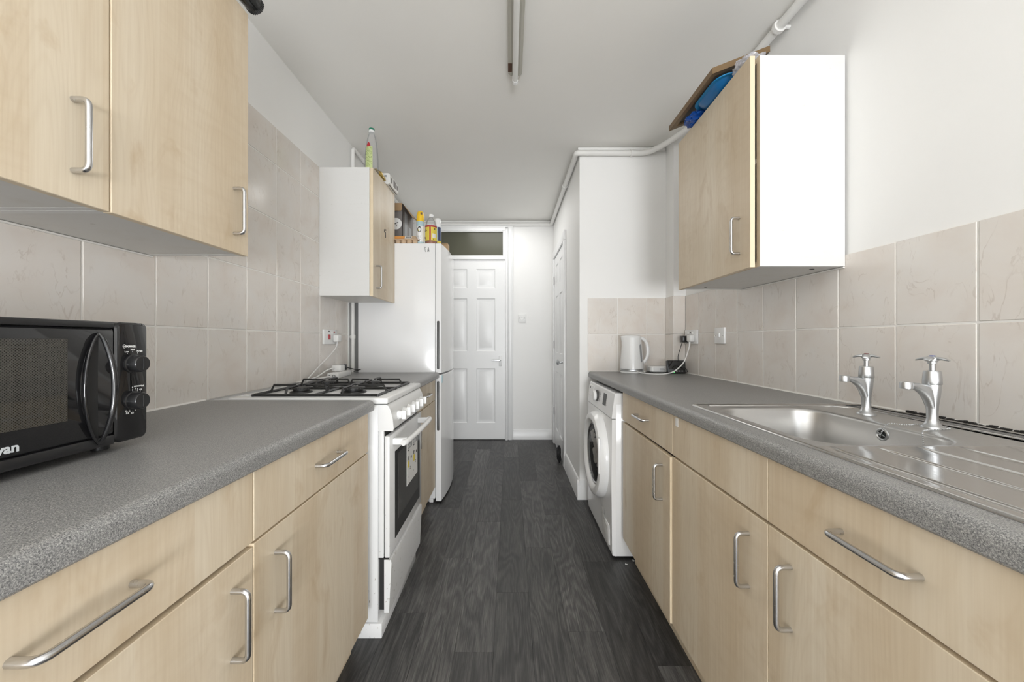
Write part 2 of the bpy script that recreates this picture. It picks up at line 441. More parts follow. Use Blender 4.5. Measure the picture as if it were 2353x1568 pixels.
# planks: 1 m long, staggered, each its own piece
PW = .1427
def plank_mesh(wd, ln):
    b = MB().box((-wd / 2, -ln / 2, -.0035), (wd / 2, ln / 2, 0), .0003, 1)
    bmesh.ops.recalc_face_normals(b.bm, faces=b.bm.faces[:])
    me = bpy.data.meshes.new('plank'); b.bm.to_mesh(me); b.bm.free(); me.materials.append(PLANK); return me
PM = {}
def add_plank(x, y0, y1, wd):
    y0 = max(y0, YN); y1 = min(y1, YF)
    if y1 - y0 < .02: return
    k = (round(wd, 3), round(y1 - y0, 3))
    if k not in PM: PM[k] = plank_mesh(wd - .0004, y1 - y0 - .0004)
    o = bpy.data.objects.new('plank', PM[k]); o.parent = floor; o.location = (x, (y0 + y1) / 2, 0); COL.objects.link(o)
OFF = {0: .7185, 1: .09, 2: .486, 3: .955, 4: .3286, -1: .388, -2: .989, -3: .589}
for k in range(-8, 8):
    x0 = max(-.060 + PW * k, XL); x1 = min(-.060 + PW * (k + 1), XR)
    if x1 - x0 < .03: continue
    off = OFF.get(k, (k * .37) % 1.0)
    for j in range(-5, 6): add_plank((x0 + x1) / 2, off + j, off + j + 1, x1 - x0)

# tiles
TM = {}
def tile(parent, a, b_, axis):
    d = [b_[i] - a[i] for i in range(3)]
    k = tuple(round(v, 4) for v in d) + (axis,)
    if k not in TM:
        b = MB().box([-v / 2 for v in d], [v / 2 for v in d], .0016, 2)
        bmesh.ops.recalc_face_normals(b.bm, faces=b.bm.faces[:])
        me = bpy.data.meshes.new('tile'); b.bm.to_mesh(me); b.bm.free(); me.materials.append(TILE); TM[k] = me
    o = bpy.data.objects.new('tile', TM[k]); o.parent = parent; o.location = [(a[i] + b_[i]) / 2 for i in range(3)]; COL.objects.link(o)
def tiling(parent, us, zs, axis, f0, f1, g=.0026):
    """us / zs: grid lines; axis 'x' = wall facing along x (us are y), 'y' = facing along y (us are x)"""
    for i in range(len(us) - 1):
        for j in range(len(zs) - 1):
            u0, u1, z0, z1 = us[i] + g, us[i + 1] - g, zs[j] + g, zs[j + 1] - g
            if u1 - u0 < .01: continue
            if axis == 'x': tile(parent, (min(f0, f1), u0, z0), (max(f0, f1), u1, z1), axis)
            else: tile(parent, (u0, min(f0, f1), z0), (u1, max(f0, f1), z1), axis)
def backing(name, a, b_, parent, m=GROUT): 
    return MB().box(a, b_).build(name, m, parent)
lz = [.9095, 1.174, 1.4385, 1.703, 1.9675, 2.1476]
ly = [.998 + .2079 * k for k in range(-6, 8)] + [2.638]
tiling(wl, ly, lz, 'x', XL + .0001, XL + .007)
backing('grout', (XL, ly[0], lz[0]), (XL + .0052, 2.638, lz[-1] - .002), wl)
MB().box((XL, 2.638, .905), (XL + .009, 2.648, 1.40), .002).build('tile_trim', GLOSSW, wl)
rz = [.9108, 1.1755, 1.436]
ry = [.975 + .2063 * k for k in range(-6, 8)] + [2.5985]
tiling(wr, ry, rz, 'x', XR - .0001, XR - .007)
backing('grout', (XR - .0052, ry[0], rz[0]), (XR, 2.604, rz[-1] - .002), wr)
tiling(wc, [.553, .7658, .9744, 1.1055], rz, 'y', 2.7349, 2.728)
backing('grout', (.553, 2.7298, rz[0]), (1.113, 2.735, rz[-1] - .002), wc)
tiling(wb, [1.1065, 1.1895], rz, 'y', 2.6054, 2.5985, .001)
tiling(wb, [2.600, 2.7275], rz, 'x', 1.1129, 1.106, .001)

# skirting
def skirt(pts_poly, name, boxes):
    pass
SK = [(0, 0), (.018, 0), (.018, .098), (.0155, .104), (.0155, .110), (.011, .118), (.010, .126), (.006, .134), (0, .138)]
b = MB(); b.prism([(.497 - u, z) for u, z in SK], 2.7175, 3.3845, 'y')
structure(b.build('baseboard_passage', GLOSSW))
b = MB(); b.prism([(2.735 - u, z) for u, z in SK], .4785, 1.10, 'x'); structure(b.build('baseboard_right', GLOSSW))
b = MB(); b.prism([(YF - u, z * .84) for u, z in SK], .035, .497, 'x'); structure(b.build('baseboard_far', GLOSSW))

# ------------------------------------------------------------------ doors
def panel_door(b, axis, face, u0, u1, z0, z1, sgn, thick=.04):
    """six-panel door; face = coordinate of the outer face, sgn = direction it faces"""
    def P(u, d, z): return (u, face + sgn * d, z) if axis == 'y' else (face + sgn * d, u, z)
    W = u1 - u0; H = z1 - z0
    st = .148 * W; mid = .135 * W
    cols = [(u0 + st, u0 + (W - mid) / 2), (u0 + (W + mid) / 2, u1 - st)]
    rows = [(z0 + .09 * H, z0 + .395 * H), (z0 + .492 * H, z0 + .788 * H), (z0 + .844 * H, z0 + .952 * H)]
    us = [u0, *cols[0], *cols[1], u1]; zs = [z0, *rows[0], *rows[1], *rows[2], z1]
    for i in range(5):
        for j in range(7):
            if i in (1, 3) and j in (1, 3, 5):
                a0, a1, c0, c1 = us[i], us[i + 1], zs[j], zs[j + 1]
                steps = [(0, 0), (.010, -.009), (.026, -.010), (.046, -.003)]
                for k in range(len(steps) - 1):
                    (i0, d0), (i1, d1) = steps[k], steps[k + 1]
                    A = [P(a0 + i0, d0, c0 + i0), P(a1 - i0, d0, c0 + i0), P(a1 - i0, d0, c1 - i0), P(a0 + i0, d0, c1 - i0)]
                    B = [P(a0 + i1, d1, c0 + i1), P(a1 - i1, d1, c0 + i1), P(a1 - i1, d1, c1 - i1), P(a0 + i1, d1, c1 - i1)]
                    for q in range(4): b.quad([A[q], A[(q + 1) % 4], B[(q + 1) % 4], B[q]])
                b.quad(B)
            else:
                b.quad([P(us[i], 0, zs[j]), P(us[i + 1], 0, zs[j]), P(us[i + 1], 0, zs[j + 1]), P(us[i], 0, zs[j + 1])])
    t = -thick
    for (p, q) in (((u0, z0), (u1, z0)), ((u1, z0), (u1, z1)), ((u1, z1), (u0, z1)), ((u0, z1), (u0, z0))):
        b.quad([P(p[0], 0, p[1]), P(q[0], 0, q[1]), P(q[0], t, q[1]), P(p[0], t, p[1])])
    b.quad([P(u0, t, z0), P(u1, t, z0), P(u1, t, z1), P(u0, t, z1)])
    bmesh.ops.remove_doubles(b.bm, verts=b.bm.verts[:], dist=1e-5)
# end door with transom light above
DX0, DX1 = -.815, -.056
dr = MB()
dr.box((DX1 + .003, 4.345, 0), (DX1 + .030, YF, 2.40), .002).box((DX0 - .030, 4.345, 0), (DX0 - .003, YF, 2.40), .002)
dr.box((DX0 - .0025, 4.3465, 2.055), (DX1 + .0025, YF, 2.095), .002).box((DX0 - .0025, 4.3465, 2.385), (DX1 + .0025, YF, 2.425), .002)
dr.box((DX1 + .030, 4.365, 0), (DX1 + .090, YF, 2.445), .004).box((DX1 + .040, 4.352, 0), (DX1 + .078, 4.37, 2.435), .004)
dr.box((DX0 - .09, 4.365, 0), (DX0 - .030, YF, 2.445), .004)
dr.box((DX0 - .09, 4.3635, 2.4255), (DX1 + .0915, YF, 2.475), .004).box((DX0 - .09, 4.350, 2.44), (DX1 + .080, 4.37, 2.468), .004)
dfr = structure(dr.build('door_1', GLOSSW, origin=(DX0, YF, 0)), 'white six-panel door under a dark transom light')
b = MB(); panel_door(b, 'y', 4.362, DX0, DX1, .012, 2.045, -1, .03); b.build('door_leaf', GLOSSW, dfr)
MB().box((DX0 + .03, 4.378, 2.10), (DX1 - .025, 4.388, 2.372)).build('transom_pane', TRANSOM, dfr)
b = MB()
for (a, c) in (((DX0, 4.352, 2.372), (DX1 - .0265, 4.385, 2.3845)), ((DX1 - .026, 4.3515, 2.0955), (DX1 + .002, 4.385, 2.3845)), ((DX0, 4.3525, 2.0955), (DX1 - .0265, 4.385, 2.102))): b.box(a, c, .003)
b.build('transom_frame', GLOSSW, dfr)
MB().box((-.127, 4.353, .842), (-.092, 4.362, .958), .003).build('handle_plate', WHITEG, dfr)
MB().tube(arcpath([(-.108, 4.353, .907), (-.108, 4.315, .907), (-.205, 4.312, .911)], .012), .0075, 10).build('door_handle', CHROME, dfr)
# side door in the passage wall
sd = MB(); CX = .497
sd.box((CX - .022, 3.385, 0), (CX, 3.465, 2.029), .003).box((CX - .022, 4.215, 0), (CX, 4.28, 2.029), .003).box((CX - .0222, 3.385, 2.0295), (CX, 4.28, 2.115), .003)
sfr = structure(sd.build('door_2', GLOSSW, origin=(CX, 3.8, 0)), 'white panel door in the side of the passage')
b = MB(); panel_door(b, 'x', CX - .008, 3.468, 4.212, .012, 2.025, -1, .007); b.build('door_leaf', GLOSSW, sfr)
MB().lathe([(.012, 0), (.008, .012), (.008, .03), (.026, .038), (.028, .05), (.018, .058), (0, .06)], (CX - .008, 3.56, .93), 'x', 20, -1).build('door_knob', CHROME, sfr)
for z in (1.78, .92, .28):
    pass
for z in (1.75, 1.05, .32): MB().tube([(CX - .012, 4.214, z), (CX - .012, 4.214, z + .08)], .006, 8).build('hinge', HANDLE, sfr)

# ------------------------------------------------------------------ pipework along the ceiling line
pw = thing('heating_pipe', (.475, 2.70, 2.457), 'white painted pipe running along the ceiling line above the sink cupboard and passage', 'pipe')
zc = 2.457
path = curve([(1.152, .3, 2.474), (1.152, 1.2, 2.474), (1.150, 2.1, 2.474), (1.13, 2.36, 2.470), (1.085, 2.50, 2.462), (1.02, 2.63, 2.458), (.955, 2.70, zc), (.85, 2.708, zc), (.6, 2.708, zc)], 6)
path += arcpath([(.52, 2.708, zc), (.468, 2.706, zc), (.470, 2.80, zc)], .02, 5)
path += [(.470, 3.4, zc)] + arcpath([(.470, 4.2, zc), (.470, 4.362, zc), (.3, 4.364, zc)], .02, 5) + [(0, 4.364, zc - .002), (-1.0, 4.364, zc)]
MB().tube(path, .0185, 14).build('pipe', PIPEW, pw)
b = MB().tube([(1.10, 2.722, 2.492), (.485, 2.722, 2.492), (.485, 2.9, 2.492), (.485, 4.377, 2.492), (.3, 4.38, 2.492), (-1.0, 4.38, 2.492)], .011, 8); b.build('thin_pipe', PIPEW, pw)
def clip(c, ax, r=.024, tail=None):
    b = MB(); c = Vector(c); d = Vector(ax) * .009
    b.tube([c - d, c + d], r, 16)
    if tail: b.tube([c, c + Vector(tail)], .008, 8)
    return b.build('pipe_clip', PIPEW, pw)
clip((1.152, 1.64, 2.474), (0, 1, 0), .026, (.045, 0, .0)); clip((.470, 3.28, zc), (0, 1, 0), .023, (.027, 0, 0))
clip((.86, 2.706, zc), (1, 0, 0), .022, (0, .028, -.012)); clip((.01, 4.364, zc), (1, 0, 0), .022, (0, .028, 0))
gp = thing('gas_pipe', (-1.098, 2.676, .911), 'slim white riser pipe in the corner beside the fridge', 'pipe')
MB().tube(arcpath([(-1.098, 2.676, .880), (-1.098, 2.676, 2.478), (-1.098, 4.36, 2.478)], .03, 5), .0125, 12).build('pipe', PIPEW, gp)
MB().tube([(-1.098, 2.676, 1.145), (-1.098, 2.676, 1.170)], .0185, 14).tube([(-1.122, 2.68, 1.157), (-1.098, 2.676, 1.157)], .008, 8).build('pipe_clip', PIPEW, gp)

# ------------------------------------------------------------------ cupboards
def pull(parent, c, axis, n, length=.138, stand=.030, r=.0052):
    """D handle on a face; c = centre on the face, axis 'z' or 'y', n = +1/-1 facing along x"""
    c = Vector(c); a = Vector((0, 0, 1)) if axis == 'z' else Vector((0, 1, 0)); o = Vector((n, 0, 0))
    h = a * (length / 2 - r)
    pts = arcpath([c - h - o * .001, c - h + o * stand, c + h + o * stand, c + h - o * .001], .014, 6)
    return MB().tube(pts, r, 12).build('handle', HANDLE, parent)
def front(name, parent, n, xf, y0, y1, z0, z1, swing=0.0, pivot=None):
    """door / drawer front with its outer face at x = xf, facing n"""
    b = MB(); xb = xf - n * .018
    b.box((min(xf, xb), y0, z0), (max(xf, xb), y1, z1), .0012, 1)
    if swing:
        R = Matrix.Rotation(swing, 3, 'Z'); p = Vector(pivot)
        for v in b.bm.verts: v.co = R @ (v.co - p) + p
    o = b.build(name, MAPLE, parent)
    o.data.materials.append(EDGEM)
    for f in o.data.polygons:
        if abs(f.normal.x) < .7: f.material_index = 1
    return o
def base_unit(label, n, xf, xw, y0, y1, doors, drawers, name='base_cupboard', ztop=.872, split=.7255, zbot=.128, group=None):
    t = thing(name, ((xf + xw) / 2, (y0 + y1) / 2, 0), label, 'cupboard', group)
    xi = xf - n * .020; lo, hi = sorted((xi, xw)); b = MB()
    b.box((lo, y0 + .001, zbot), (hi, y0 + .018, ztop - .001)).box((lo, y1 - .018, zbot), (hi, y1 - .001, ztop - .001))
    b.box((lo, y0 + .018, zbot), (hi, y1 - .018, zbot + .018))
    xk = xw + (.006 if n > 0 else -.006)
    b.box((min(xw, xk), y0 + .018, zbot), (max(xw, xk), y1 - .018, ztop - .001))
    b.box((min(xi, xi - n * .08), y0 + .018, ztop - .018), (max(xi, xi - n * .08), y1 - .018, ztop - .002))
    b.build('carcass', MEL, t)
    xp = xf - n * .062
    MB().box((min(xp, xp - n * .016), y0 + .001, 0), (max(xp, xp - n * .016), y1 - .001, zbot)).build('plinth', MAPLE, t)
    for (a, c, han) in drawers:
        d = front('drawer_front', t, n, xf, a + .0015, c - .0015, split + .002, ztop - .003)
        if han: pull(d, (xf, (a + c) / 2, .799), 'y', n)
    for (a, c, hy, dz, swing, piv) in doors:
        d = front('door', t, n, xf, a + .0015, c - .0015, zbot, split - .003 - dz, swing, piv)
        h = pull(d, (xf, hy, .603), 'z', n)
        if swing:
            R = Matrix.Rotation(swing, 4, 'Z'); p = Vector(piv) - Vector(t['_o'])
            h.data.transform(Matrix.Translation(p) @ R @ Matrix.Translation(-p))
    return t
LD, RD = -.512, .572
base_unit('maple base cupboard below the microwave, vertical door handle near its far edge', 1, LD, XL + .004, .146, .764, [(.146, .764, .705, .005, 0, None)], [(.146, .764, True)])
base_unit('maple base cupboard between the microwave cupboard and the cooker', 1, LD, XL + .004, .764, 1.382, [(.764, 1.382, .836, 0, 0, None)], [(.764, 1.382, True)])
base_unit('maple base cupboard squeezed between the cooker and the fridge', 1, LD, XL + .004, 1.998, 2.622, [(1.998, 2.622, 2.07, 0, 0, None)], [(1.998, 2.622, True)])
sk = base_unit('wide maple sink cupboard with two doors and one blank drawer front', -1, RD, XR - .004, .345, 1.349, [(.345, .849, .780, .002, 0, None), (.849, 1.349, .918, .003, 0, None)], [(.345, .849, True), (.849, 1.349, False)], name='sink_cupboard')
MB().box((RD - .0012, 1.302, .835), (RD - .0001, 1.322, .864)).build('torn_sticker', WHITEP, sk)['label'] = 'torn white sticker residue'
base_unit('maple base cupboard beside the washing machine, its door slightly ajar', -1, RD, XR - .004, 1.349, 1.943, [(1.352, 1.940, 1.425, .006, -.0115, (RD + .018, 1.94, 0))], [(1.349, 1.943, True)])

def wall_unit(label, n, xf, xw, y0, y1, hy, handle_z=1.5115, swing=0.0, zb=1.393, zt=2.144):
    t = thing('wall_cupboard', ((xf + xw) / 2, (y0 + y1) / 2, zb), label, 'cupboard')
    xi = xf - n * .021; lo, hi = sorted((xi, xw)); b = MB()
    b.box((lo, y0 + .0005, zb), (hi, y0 + .018, zt), .0008, 1).box((lo, y1 - .018, zb), (hi, y1 - .0005, zt), .0008, 1)
    b.box((lo, y0 + .018, zt - .018), (hi, y1 - .018, zt - .0005))
    xk = xw + n * .006
    b.box((min(xw, xk), y0 + .018, zb + .018), (max(xw, xk), y1 - .018, zt - .018))
    b.box((lo, y0 + .018, (zb + zt) / 2), (hi, y1 - .018, (zb + zt) / 2 + .016))
    b.build('carcass', MEL, t)
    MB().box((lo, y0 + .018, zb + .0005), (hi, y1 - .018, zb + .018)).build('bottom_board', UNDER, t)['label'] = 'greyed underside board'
    b = MB(); xe = xi + n * .0008
    for (a, c) in ((y0 + .0005, y0 + .018), (y1 - .018, y1 - .0005)): b.box((min(xi, xe), a, zb), (max(xi, xe), c, zt))
    for (a, c) in ((zb, zb + .018), (zt - .018, zt)): b.box((min(xi, xe), y0 + .018, a), (max(xi, xe), y1 - .018, c))
    b.build('front_edging', EDGEM, t)
    piv = (xf - n * .018, y1, 0)
    d = front('door', t, n, xf, y0 + .0015, y1 - .0015, zb - .003, zt - .002, swing, piv)
    h = pull(d, (xf, hy, handle_z), 'z', n, .143)
    if swing:
        R = Matrix.Rotation(swing, 4, 'Z'); p = Vector(piv) - Vector(t['_o'])
        h.data.transform(Matrix.Translation(p) @ R @ Matrix.Translation(-p))
    return t, d
LW = -.805
wall_unit('maple wall cupboard above the microwave, half out of the picture', 1, -.813, XL + .008, .379, .779, .712)
wall_unit('maple wall cupboard beside the bare tiles, dark bottle lying on its top', 1, -.813, XL + .008, .779, 1.191, 1.128)
MB().box((XL + .007, .379, 1.3875), (XL + .0135, 1.19, 1.3925), .001, 1).build('sealant', SEAL, wl)
MB().box((XR - .0135, 1.36, 1.3875), (XR - .007, 1.968, 1.3925), .001, 1).build('sealant', SEAL, wr)
t3, d3 = wall_unit('white-sided maple wall cupboard in front of the fridge', 1, -.800, XL + .008, 2.236, 2.657, 2.292)
b = MB(); bm_ = b.bm
for (y, z, s) in ((2.44, 1.83, .010), (2.455, 1.815, .012), (2.465, 1.842, .006), (2.46, 1.80, .008)):
    b.box((-.8005, y - s * .6, z - s), (-.7985, y + s * .6, z + s), .0006, 1)
b.build('worn_catch', BLACKM, d3)['label'] = 'small black torn patch'
t4, d4 = wall_unit('white-sided maple wall cupboard above the worktop by the sink, door ajar', -1, .8655, XR - .008, 1.358, 1.969, 1.425, 1.520, -.0215)
for (x, y, r) in ((1.115, 1.415, .008), (.97, 1.90, .006)): MB().cyl((x, y, 1.3925), (x, y, 1.3936), r, 12).build('screw_hole', BLACKM, t4)
# dark things seen through the slit of the ajar door
tag(MB().lathe([(.03, 0), (.033, .004), (.033, .14), (.018, .17), (.016, .2), (0, .202)], (1.0, 1.45, 1.4115), 'z', 20).build('sauce_bottle', BROWNW), 'dark brown bottle inside the ajar wall cupboard', 'bottle')

# ------------------------------------------------------------------ worktops
ZT = .911
def bull(xfront, xback, n):
    r = .012; z0 = .872; pts = [(xback, z0), (xfront - n * .004, z0)]
    pts += [(xfront, z0 + .004), (xfront, ZT - .018)]
    for k in range(1, 9):
        a = k / 8 * PI / 2
        pts.append((xfront - n * .018 * (1 - math.cos(a)), ZT - .018 + .018 * math.sin(a)))
    pts.append((xback, ZT)); return pts
LF, RF = -.497, .558
def worktop_obj(label, boxes, n):
    b = MB()
    for poly, y0, y1 in boxes: b.prism(poly, y0, y1, 'y')
    return tag(b.build('worktop', WORK, origin=(boxes[0][0][0][0], boxes[0][1], ZT - .039)), label, 'worktop')
wt1 = worktop_obj('speckled grey worktop carrying the black microwave', [(bull(LF, XL + .0075, 1), .06, 1.402)], 1)
wt2 = worktop_obj('short speckled grey worktop between the cooker and the fridge', [(bull(LF + .008, XL + .0075, 1), 1.99, 2.645)], 1)
BK = XR - .0075
midx = .64
wt3 = worktop_obj('long speckled grey worktop with the inset sink', [
    (bull(RF, BK, -1), 1.29, 2.727), (bull(RF, BK, -1), .12, .33),
    (bull(RF, midx, -1), .33, 1.29), ([(1.15, .872), (BK, .872), (BK, ZT), (1.15, ZT)], .33, 1.29)], -1)
for wt, x, y0, y1, n in ((wt1, XL + .0075, .06, 1.40, 1), (wt2, XL + .0075, 1.99, 2.636, 1), (wt3, BK, 1.17, 2.59, -1)):
    MB().prism([(x, ZT), (x + n * .005, ZT), (x, ZT + .005)], y0, y1, 'y').build('sealant', SEAL, wt)
MB().prism([(2.7275, ZT), (2.7225, ZT), (2.7275, ZT + .005)], .56, 1.105, 'x').build('sealant', SEAL, wt3)

# ------------------------------------------------------------------ sink
sx0, sx1, sy0, sy1 = .609, 1.1875, .325, 1.300
snk = thing('sink', (.88, .8, ZT), 'stainless steel inset sink with ribbed drainer', 'sink')
zd = ZT + .0028
bc = (.812, 1.0175); bh = (.160, .2175); br = .075
b = MB()
def rect_ring(ref, x0, x1, y0, y1, z, cx, cy):
    out = []
    for (px, py) in ref:
        dx, dy = px - cx, py - cy
        t = min(((x1 if dx > 0 else x0) - cx) / dx if abs(dx) > 1e-6 else 1e9, ((y1 if dy > 0 else y0) - cy) / dy if abs(dy) > 1e-6 else 1e9)
        out.append((cx + dx * t, cy + dy * t, z))
    return out
base = rrect(bc[0], bc[1], bh[0], bh[1], br, 10)
rg = [rect_ring(base, sx0 + .014, sx1 - .014, .778, sy1 - .014, zd, *bc)]
def br_ring(grow, z, rad=None): return [(x, y, z) for x, y in rrect(bc[0], bc[1], bh[0] + grow, bh[1] + grow, (br if rad is None else rad) + grow, 10)]
rg += [br_ring(.022, zd), br_ring(.018, zd - .0015), br_ring(.006, zd - .002), br_ring(0, zd - .005), br_ring(-.003, zd - .012), br_ring(-.010, zd - .09)]
for k in range(1, 7):
    a = k / 6 * PI / 2; rg.append(br_ring(-.010 - .035 * (1 - math.cos(a)), zd - .09 - .05 * math.sin(a)))
rg.append([(bc[0] + (x - bc[0]) * .2, bc[1] + (y - bc[1]) * .2, zd - .144) for x, y, z in rg[-1]])
b.rings(rg, False, True)
b.build('bowl', BOWL, snk, smooth=60)
# drainer with raised ribs
b = MB(); nx, ny = 420, 26
x0, x1, y0, y1 = sx0 + .014, sx1 - .014, sy0 + .014, .778
grid = []
ribs = [.653, .7436, .8305, .9117, 1.008]
for j in range(ny + 1):
    y = y0 + (y1 - y0) * j / ny; row = []
    for i in range(nx + 1):
        x = x0 + (x1 - x0) * i / nx; z = zd
        e = min(1, max(0, (y - y0 - .02) / .05)) * min(1, max(0, (y1 - .004 - y) / .02))
        inner = 1 if .64 < x < 1.02 else 0
        z -= .0022 * e * min(1, max(0, (x - .635) / .01)) * min(1, max(0, (1.03 - x) / .01))
        for rx in ribs: z += .0030 * e * math.exp(-((x - rx) / .0030) ** 2)
        row.append(b.bm.verts.new((x, y, z)))
    grid.append(row)
for j in range(ny):
    for i in range(nx): b.bm.faces.new((grid[j][i], grid[j][i + 1], grid[j + 1][i + 1], grid[j + 1][i]))
b.build('drainer', STEEL, snk, smooth=60)
# rolled outer rim
prof = [(0, .0), (.0, .0016), (.003, .0045), (.008, .0050), (.012, .0040), (.0145, .0026)]
rr = []
for d, h in prof:
    rr.append([(x, y, ZT + h) for x, y in rrect((sx0 + sx1) / 2, (sy0 + sy1) / 2, (sx1 - sx0) / 2 - d, (sy1 - sy0) / 2 - d, max(.022 - d, .004), 6)])
MB().rings(rr, False, False).build('rim', STEEL, snk, smooth=60)
lp = arcpath([(.655, 1.262, zd), (1.108, 1.262, zd), (1.108, .345, zd)], .11, 10)
MB().tube(lp, .0042, 10).build('raised_ledge', STEEL, snk, smooth=60)
ox, oy, oz = .9725, .9955, ZT - .026
b = MB().lathe([(.0, -.002), (.0102, -.002), (.0102, .002), (.0135, .0045), (.0165, .003), (.0172, 0)], (ox - .004, oy, oz), 'x', 24, -1)
b.build('overflow_ring', CHROME, snk)
MB().lathe([(0, 0), (.0105, 0), (.0105, .0006), (0, .0006)], (ox - .0062, oy, oz), 'x', 20, -1).build('overflow_hole', BLACKM, snk)
b = MB()
for k in range(4):
    a = k * PI / 2 + .4; b.tube([(ox - .0075, oy, oz), (ox - .0075, oy + .011 * math.cos(a), oz + .011 * math.sin(a))], .0012, 6)
b.tube([(ox - .006, oy, oz), (ox - .012, oy, oz)], .003, 8); b.build('overflow_grid', CHROME, snk)
MB().lathe([(.032, -.001), (.030, .002), (.012, .003), (.010, -.001), (0, -.001)], (bc[0], bc[1], zd - .143), 'z', 24).build('plughole', CHROME, snk)
# mould line behind the sink
MB().prism([(BK, ZT), (BK - .006, ZT), (BK - .0045, ZT + .006), (BK, ZT + .008)], .30, 1.30, 'y').build('sealant', SEAL, wt3)
b = MB(); y = .62
while y < 1.16:
    s = .004 + random.random() * .009; h = .0005 + random.random() * .0045
    if .70 < y < 1.14: b.box((BK - .0068 - random.random() * .0012, y, ZT + .001), (BK + .0004, y + s * 1.25, ZT + .0055 + h), .0008, 1)
    elif random.random() < .3: b.box((BK - .0065, y, ZT + .004), (BK + .0004, y + s * .4, ZT + .006 + h * .5), .0006, 1)
    y += s
mo = b.build('mould_line', MOULD, wt3); mo['kind'] = 'stuff'
# bead chain: from the overflow, round the near tap foot, into the bowl
T1, T2 = (1.040, 1.118), (1.043, .946)
ch = thing('plug_chain', (1.0, .95, ZT), 'silver bead plug chain looped round the foot of a tap', 'chain')
pts = curve([(ox - .012, oy - .002, oz), (ox - .013, oy - .012, oz + .018), (.966, oy - .018, zd + .0035), (.990, .970, zd + .003), (1.010, .966, zd + .003), (1.030, .973, zd + .003), (1.056, .968, zd + .003), (1.070, .948, zd + .003), (1.064, .926, zd + .003), (1.040, .918, zd + .003), (1.010, .912, zd + .003), (.984, .905, zd + .0035), (.9665, .897, zd + .0005), (.955, .885, zd - .022), (.9535, .880, zd - .075)], 30)
b = MB(); last = None; acc = 0
for i, p in enumerate(pts):
    if last is None or (p - last).length >= .0046:
        t = bmesh.new(); bmesh.ops.create_icosphere(t, subdivisions=1, radius=.0019)
        for v in t.verts: v.co += p
        b._merge(t); last = p
bc_ = b.build('beads', CHROME, ch, smooth=80); bc_['kind'] = 'stuff'

def make_tap(x, y, label, twist, dot):
    t = thing('tap', (x, y, zd), label, 'tap', 'chrome pillar taps behind the sink bowl')
    L = lambda pr, n=28: MB().lathe(pr, (x, y, zd), 'z', n)
    body = MB()
    zs = [(.0, .0225, .0225), (.003, .0225, .0225), (.006, .019, .019), (.012, .0135, .0135), (.022, .0108, .0108), (.04, .0108, .0110), (.058, .0118, .0122), (.075, .0140, .0140), (.09, .0155, .0155), (.100, .0162, .0162), (.108, .0160, .0160)]
    rings = []
    for h, rx, ry in zs:
        rings.append([(x + math.cos(2 * PI * k / 28) * rx, y + math.sin(2 * PI * k / 28) * rx, zd + h) for k in range(28)])
    body.rings(rings)
    body.build('pillar', CHROME, t, smooth=60)
    rg = []
    for d, top, bot, hw in ((-.004, .106, .020, .006), (.002, .107, .026, .0105), (.009, .107, .046, .0116), (.017, .1075, .068, .0112), (.027, .109, .082, .0104), (.038, .1105, .0915, .0098), (.050, .112, .097, .0094), (.057, .1128, .099, .0092)):
        c = (top + bot) / 2; hh = (top - bot) / 2; ring = []
        for k in range(20):
            a = 2 * PI * k / 20; ca, sa = math.cos(a), math.sin(a)
            ring.append((x - d, y + math.copysign(abs(ca) ** .7, ca) * hw, zd + c + math.copysign(abs(sa) ** .7, sa) * hh))
        rg.append(ring)
    MB().rings(rg).build('spout', CHROME, t, smooth=60)
    MB().lathe([(.0095, 0), (.0125, .001), (.0125, .014), (.011, .017), (0, .0175)], (x - .064, y, zd + .0962), 'z', 24).build('nozzle', CHROME, t, smooth=50)
    L([(.0168, .107), (.0178, .109), (.0174, .120), (.0162, .136), (.0150, .1400), (.006, .1415), (0, .1415)]).build('headwork_cover', CHROME, t, smooth=50)
    L([(.0058, .136), (.0058, .157), (.0085, .158), (.009, .166), (.007, .169), (0, .169)], 20).build('spindle', CHROME, t, smooth=50)
    hd = MB()
    hd.lathe([(.010, .164), (.0115, .168), (.0105, .174), (.006, .177), (0, .177)], (x, y, zd), 'z', 20)
    for k in range(4):
        a = k * PI / 2 + twist; c, s = math.cos(a), math.sin(a); rg = []
        for d, hw, th, dz in ((.004, .0060, .0042, .171), (.010, .0078, .0040, .1715), (.018, .0092, .0036, .1705), (.025, .0084, .0030, .1685), (.0295, .0050, .0018, .1665)):
            rg.append([(x + c * d - s * hw * math.cos(2 * PI * q / 12), y + s * d + c * hw * math.cos(2 * PI * q / 12), zd + dz + th * math.sin(2 * PI * q / 12)) for q in range(12)])
        hd.rings(rg)
    h = hd.build('cross_handle', CHROME, t, smooth=50)
    MB().lathe([(.0058, .1768), (.0058, .178), (.004, .1787), (0, .1788)], (x, y, zd), 'z', 16).build('indicator', dot, h)
    return t
make_tap(*T1, 'chrome pillar tap standing nearer the wall cupboard', .75, base_mat('dark_dot', (.15, .02, .02), .3))
make_tap(*T2, 'chrome pillar tap with the bead chain round its foot', .42, base_mat('blue_dot', (.02, .05, .3), .3))

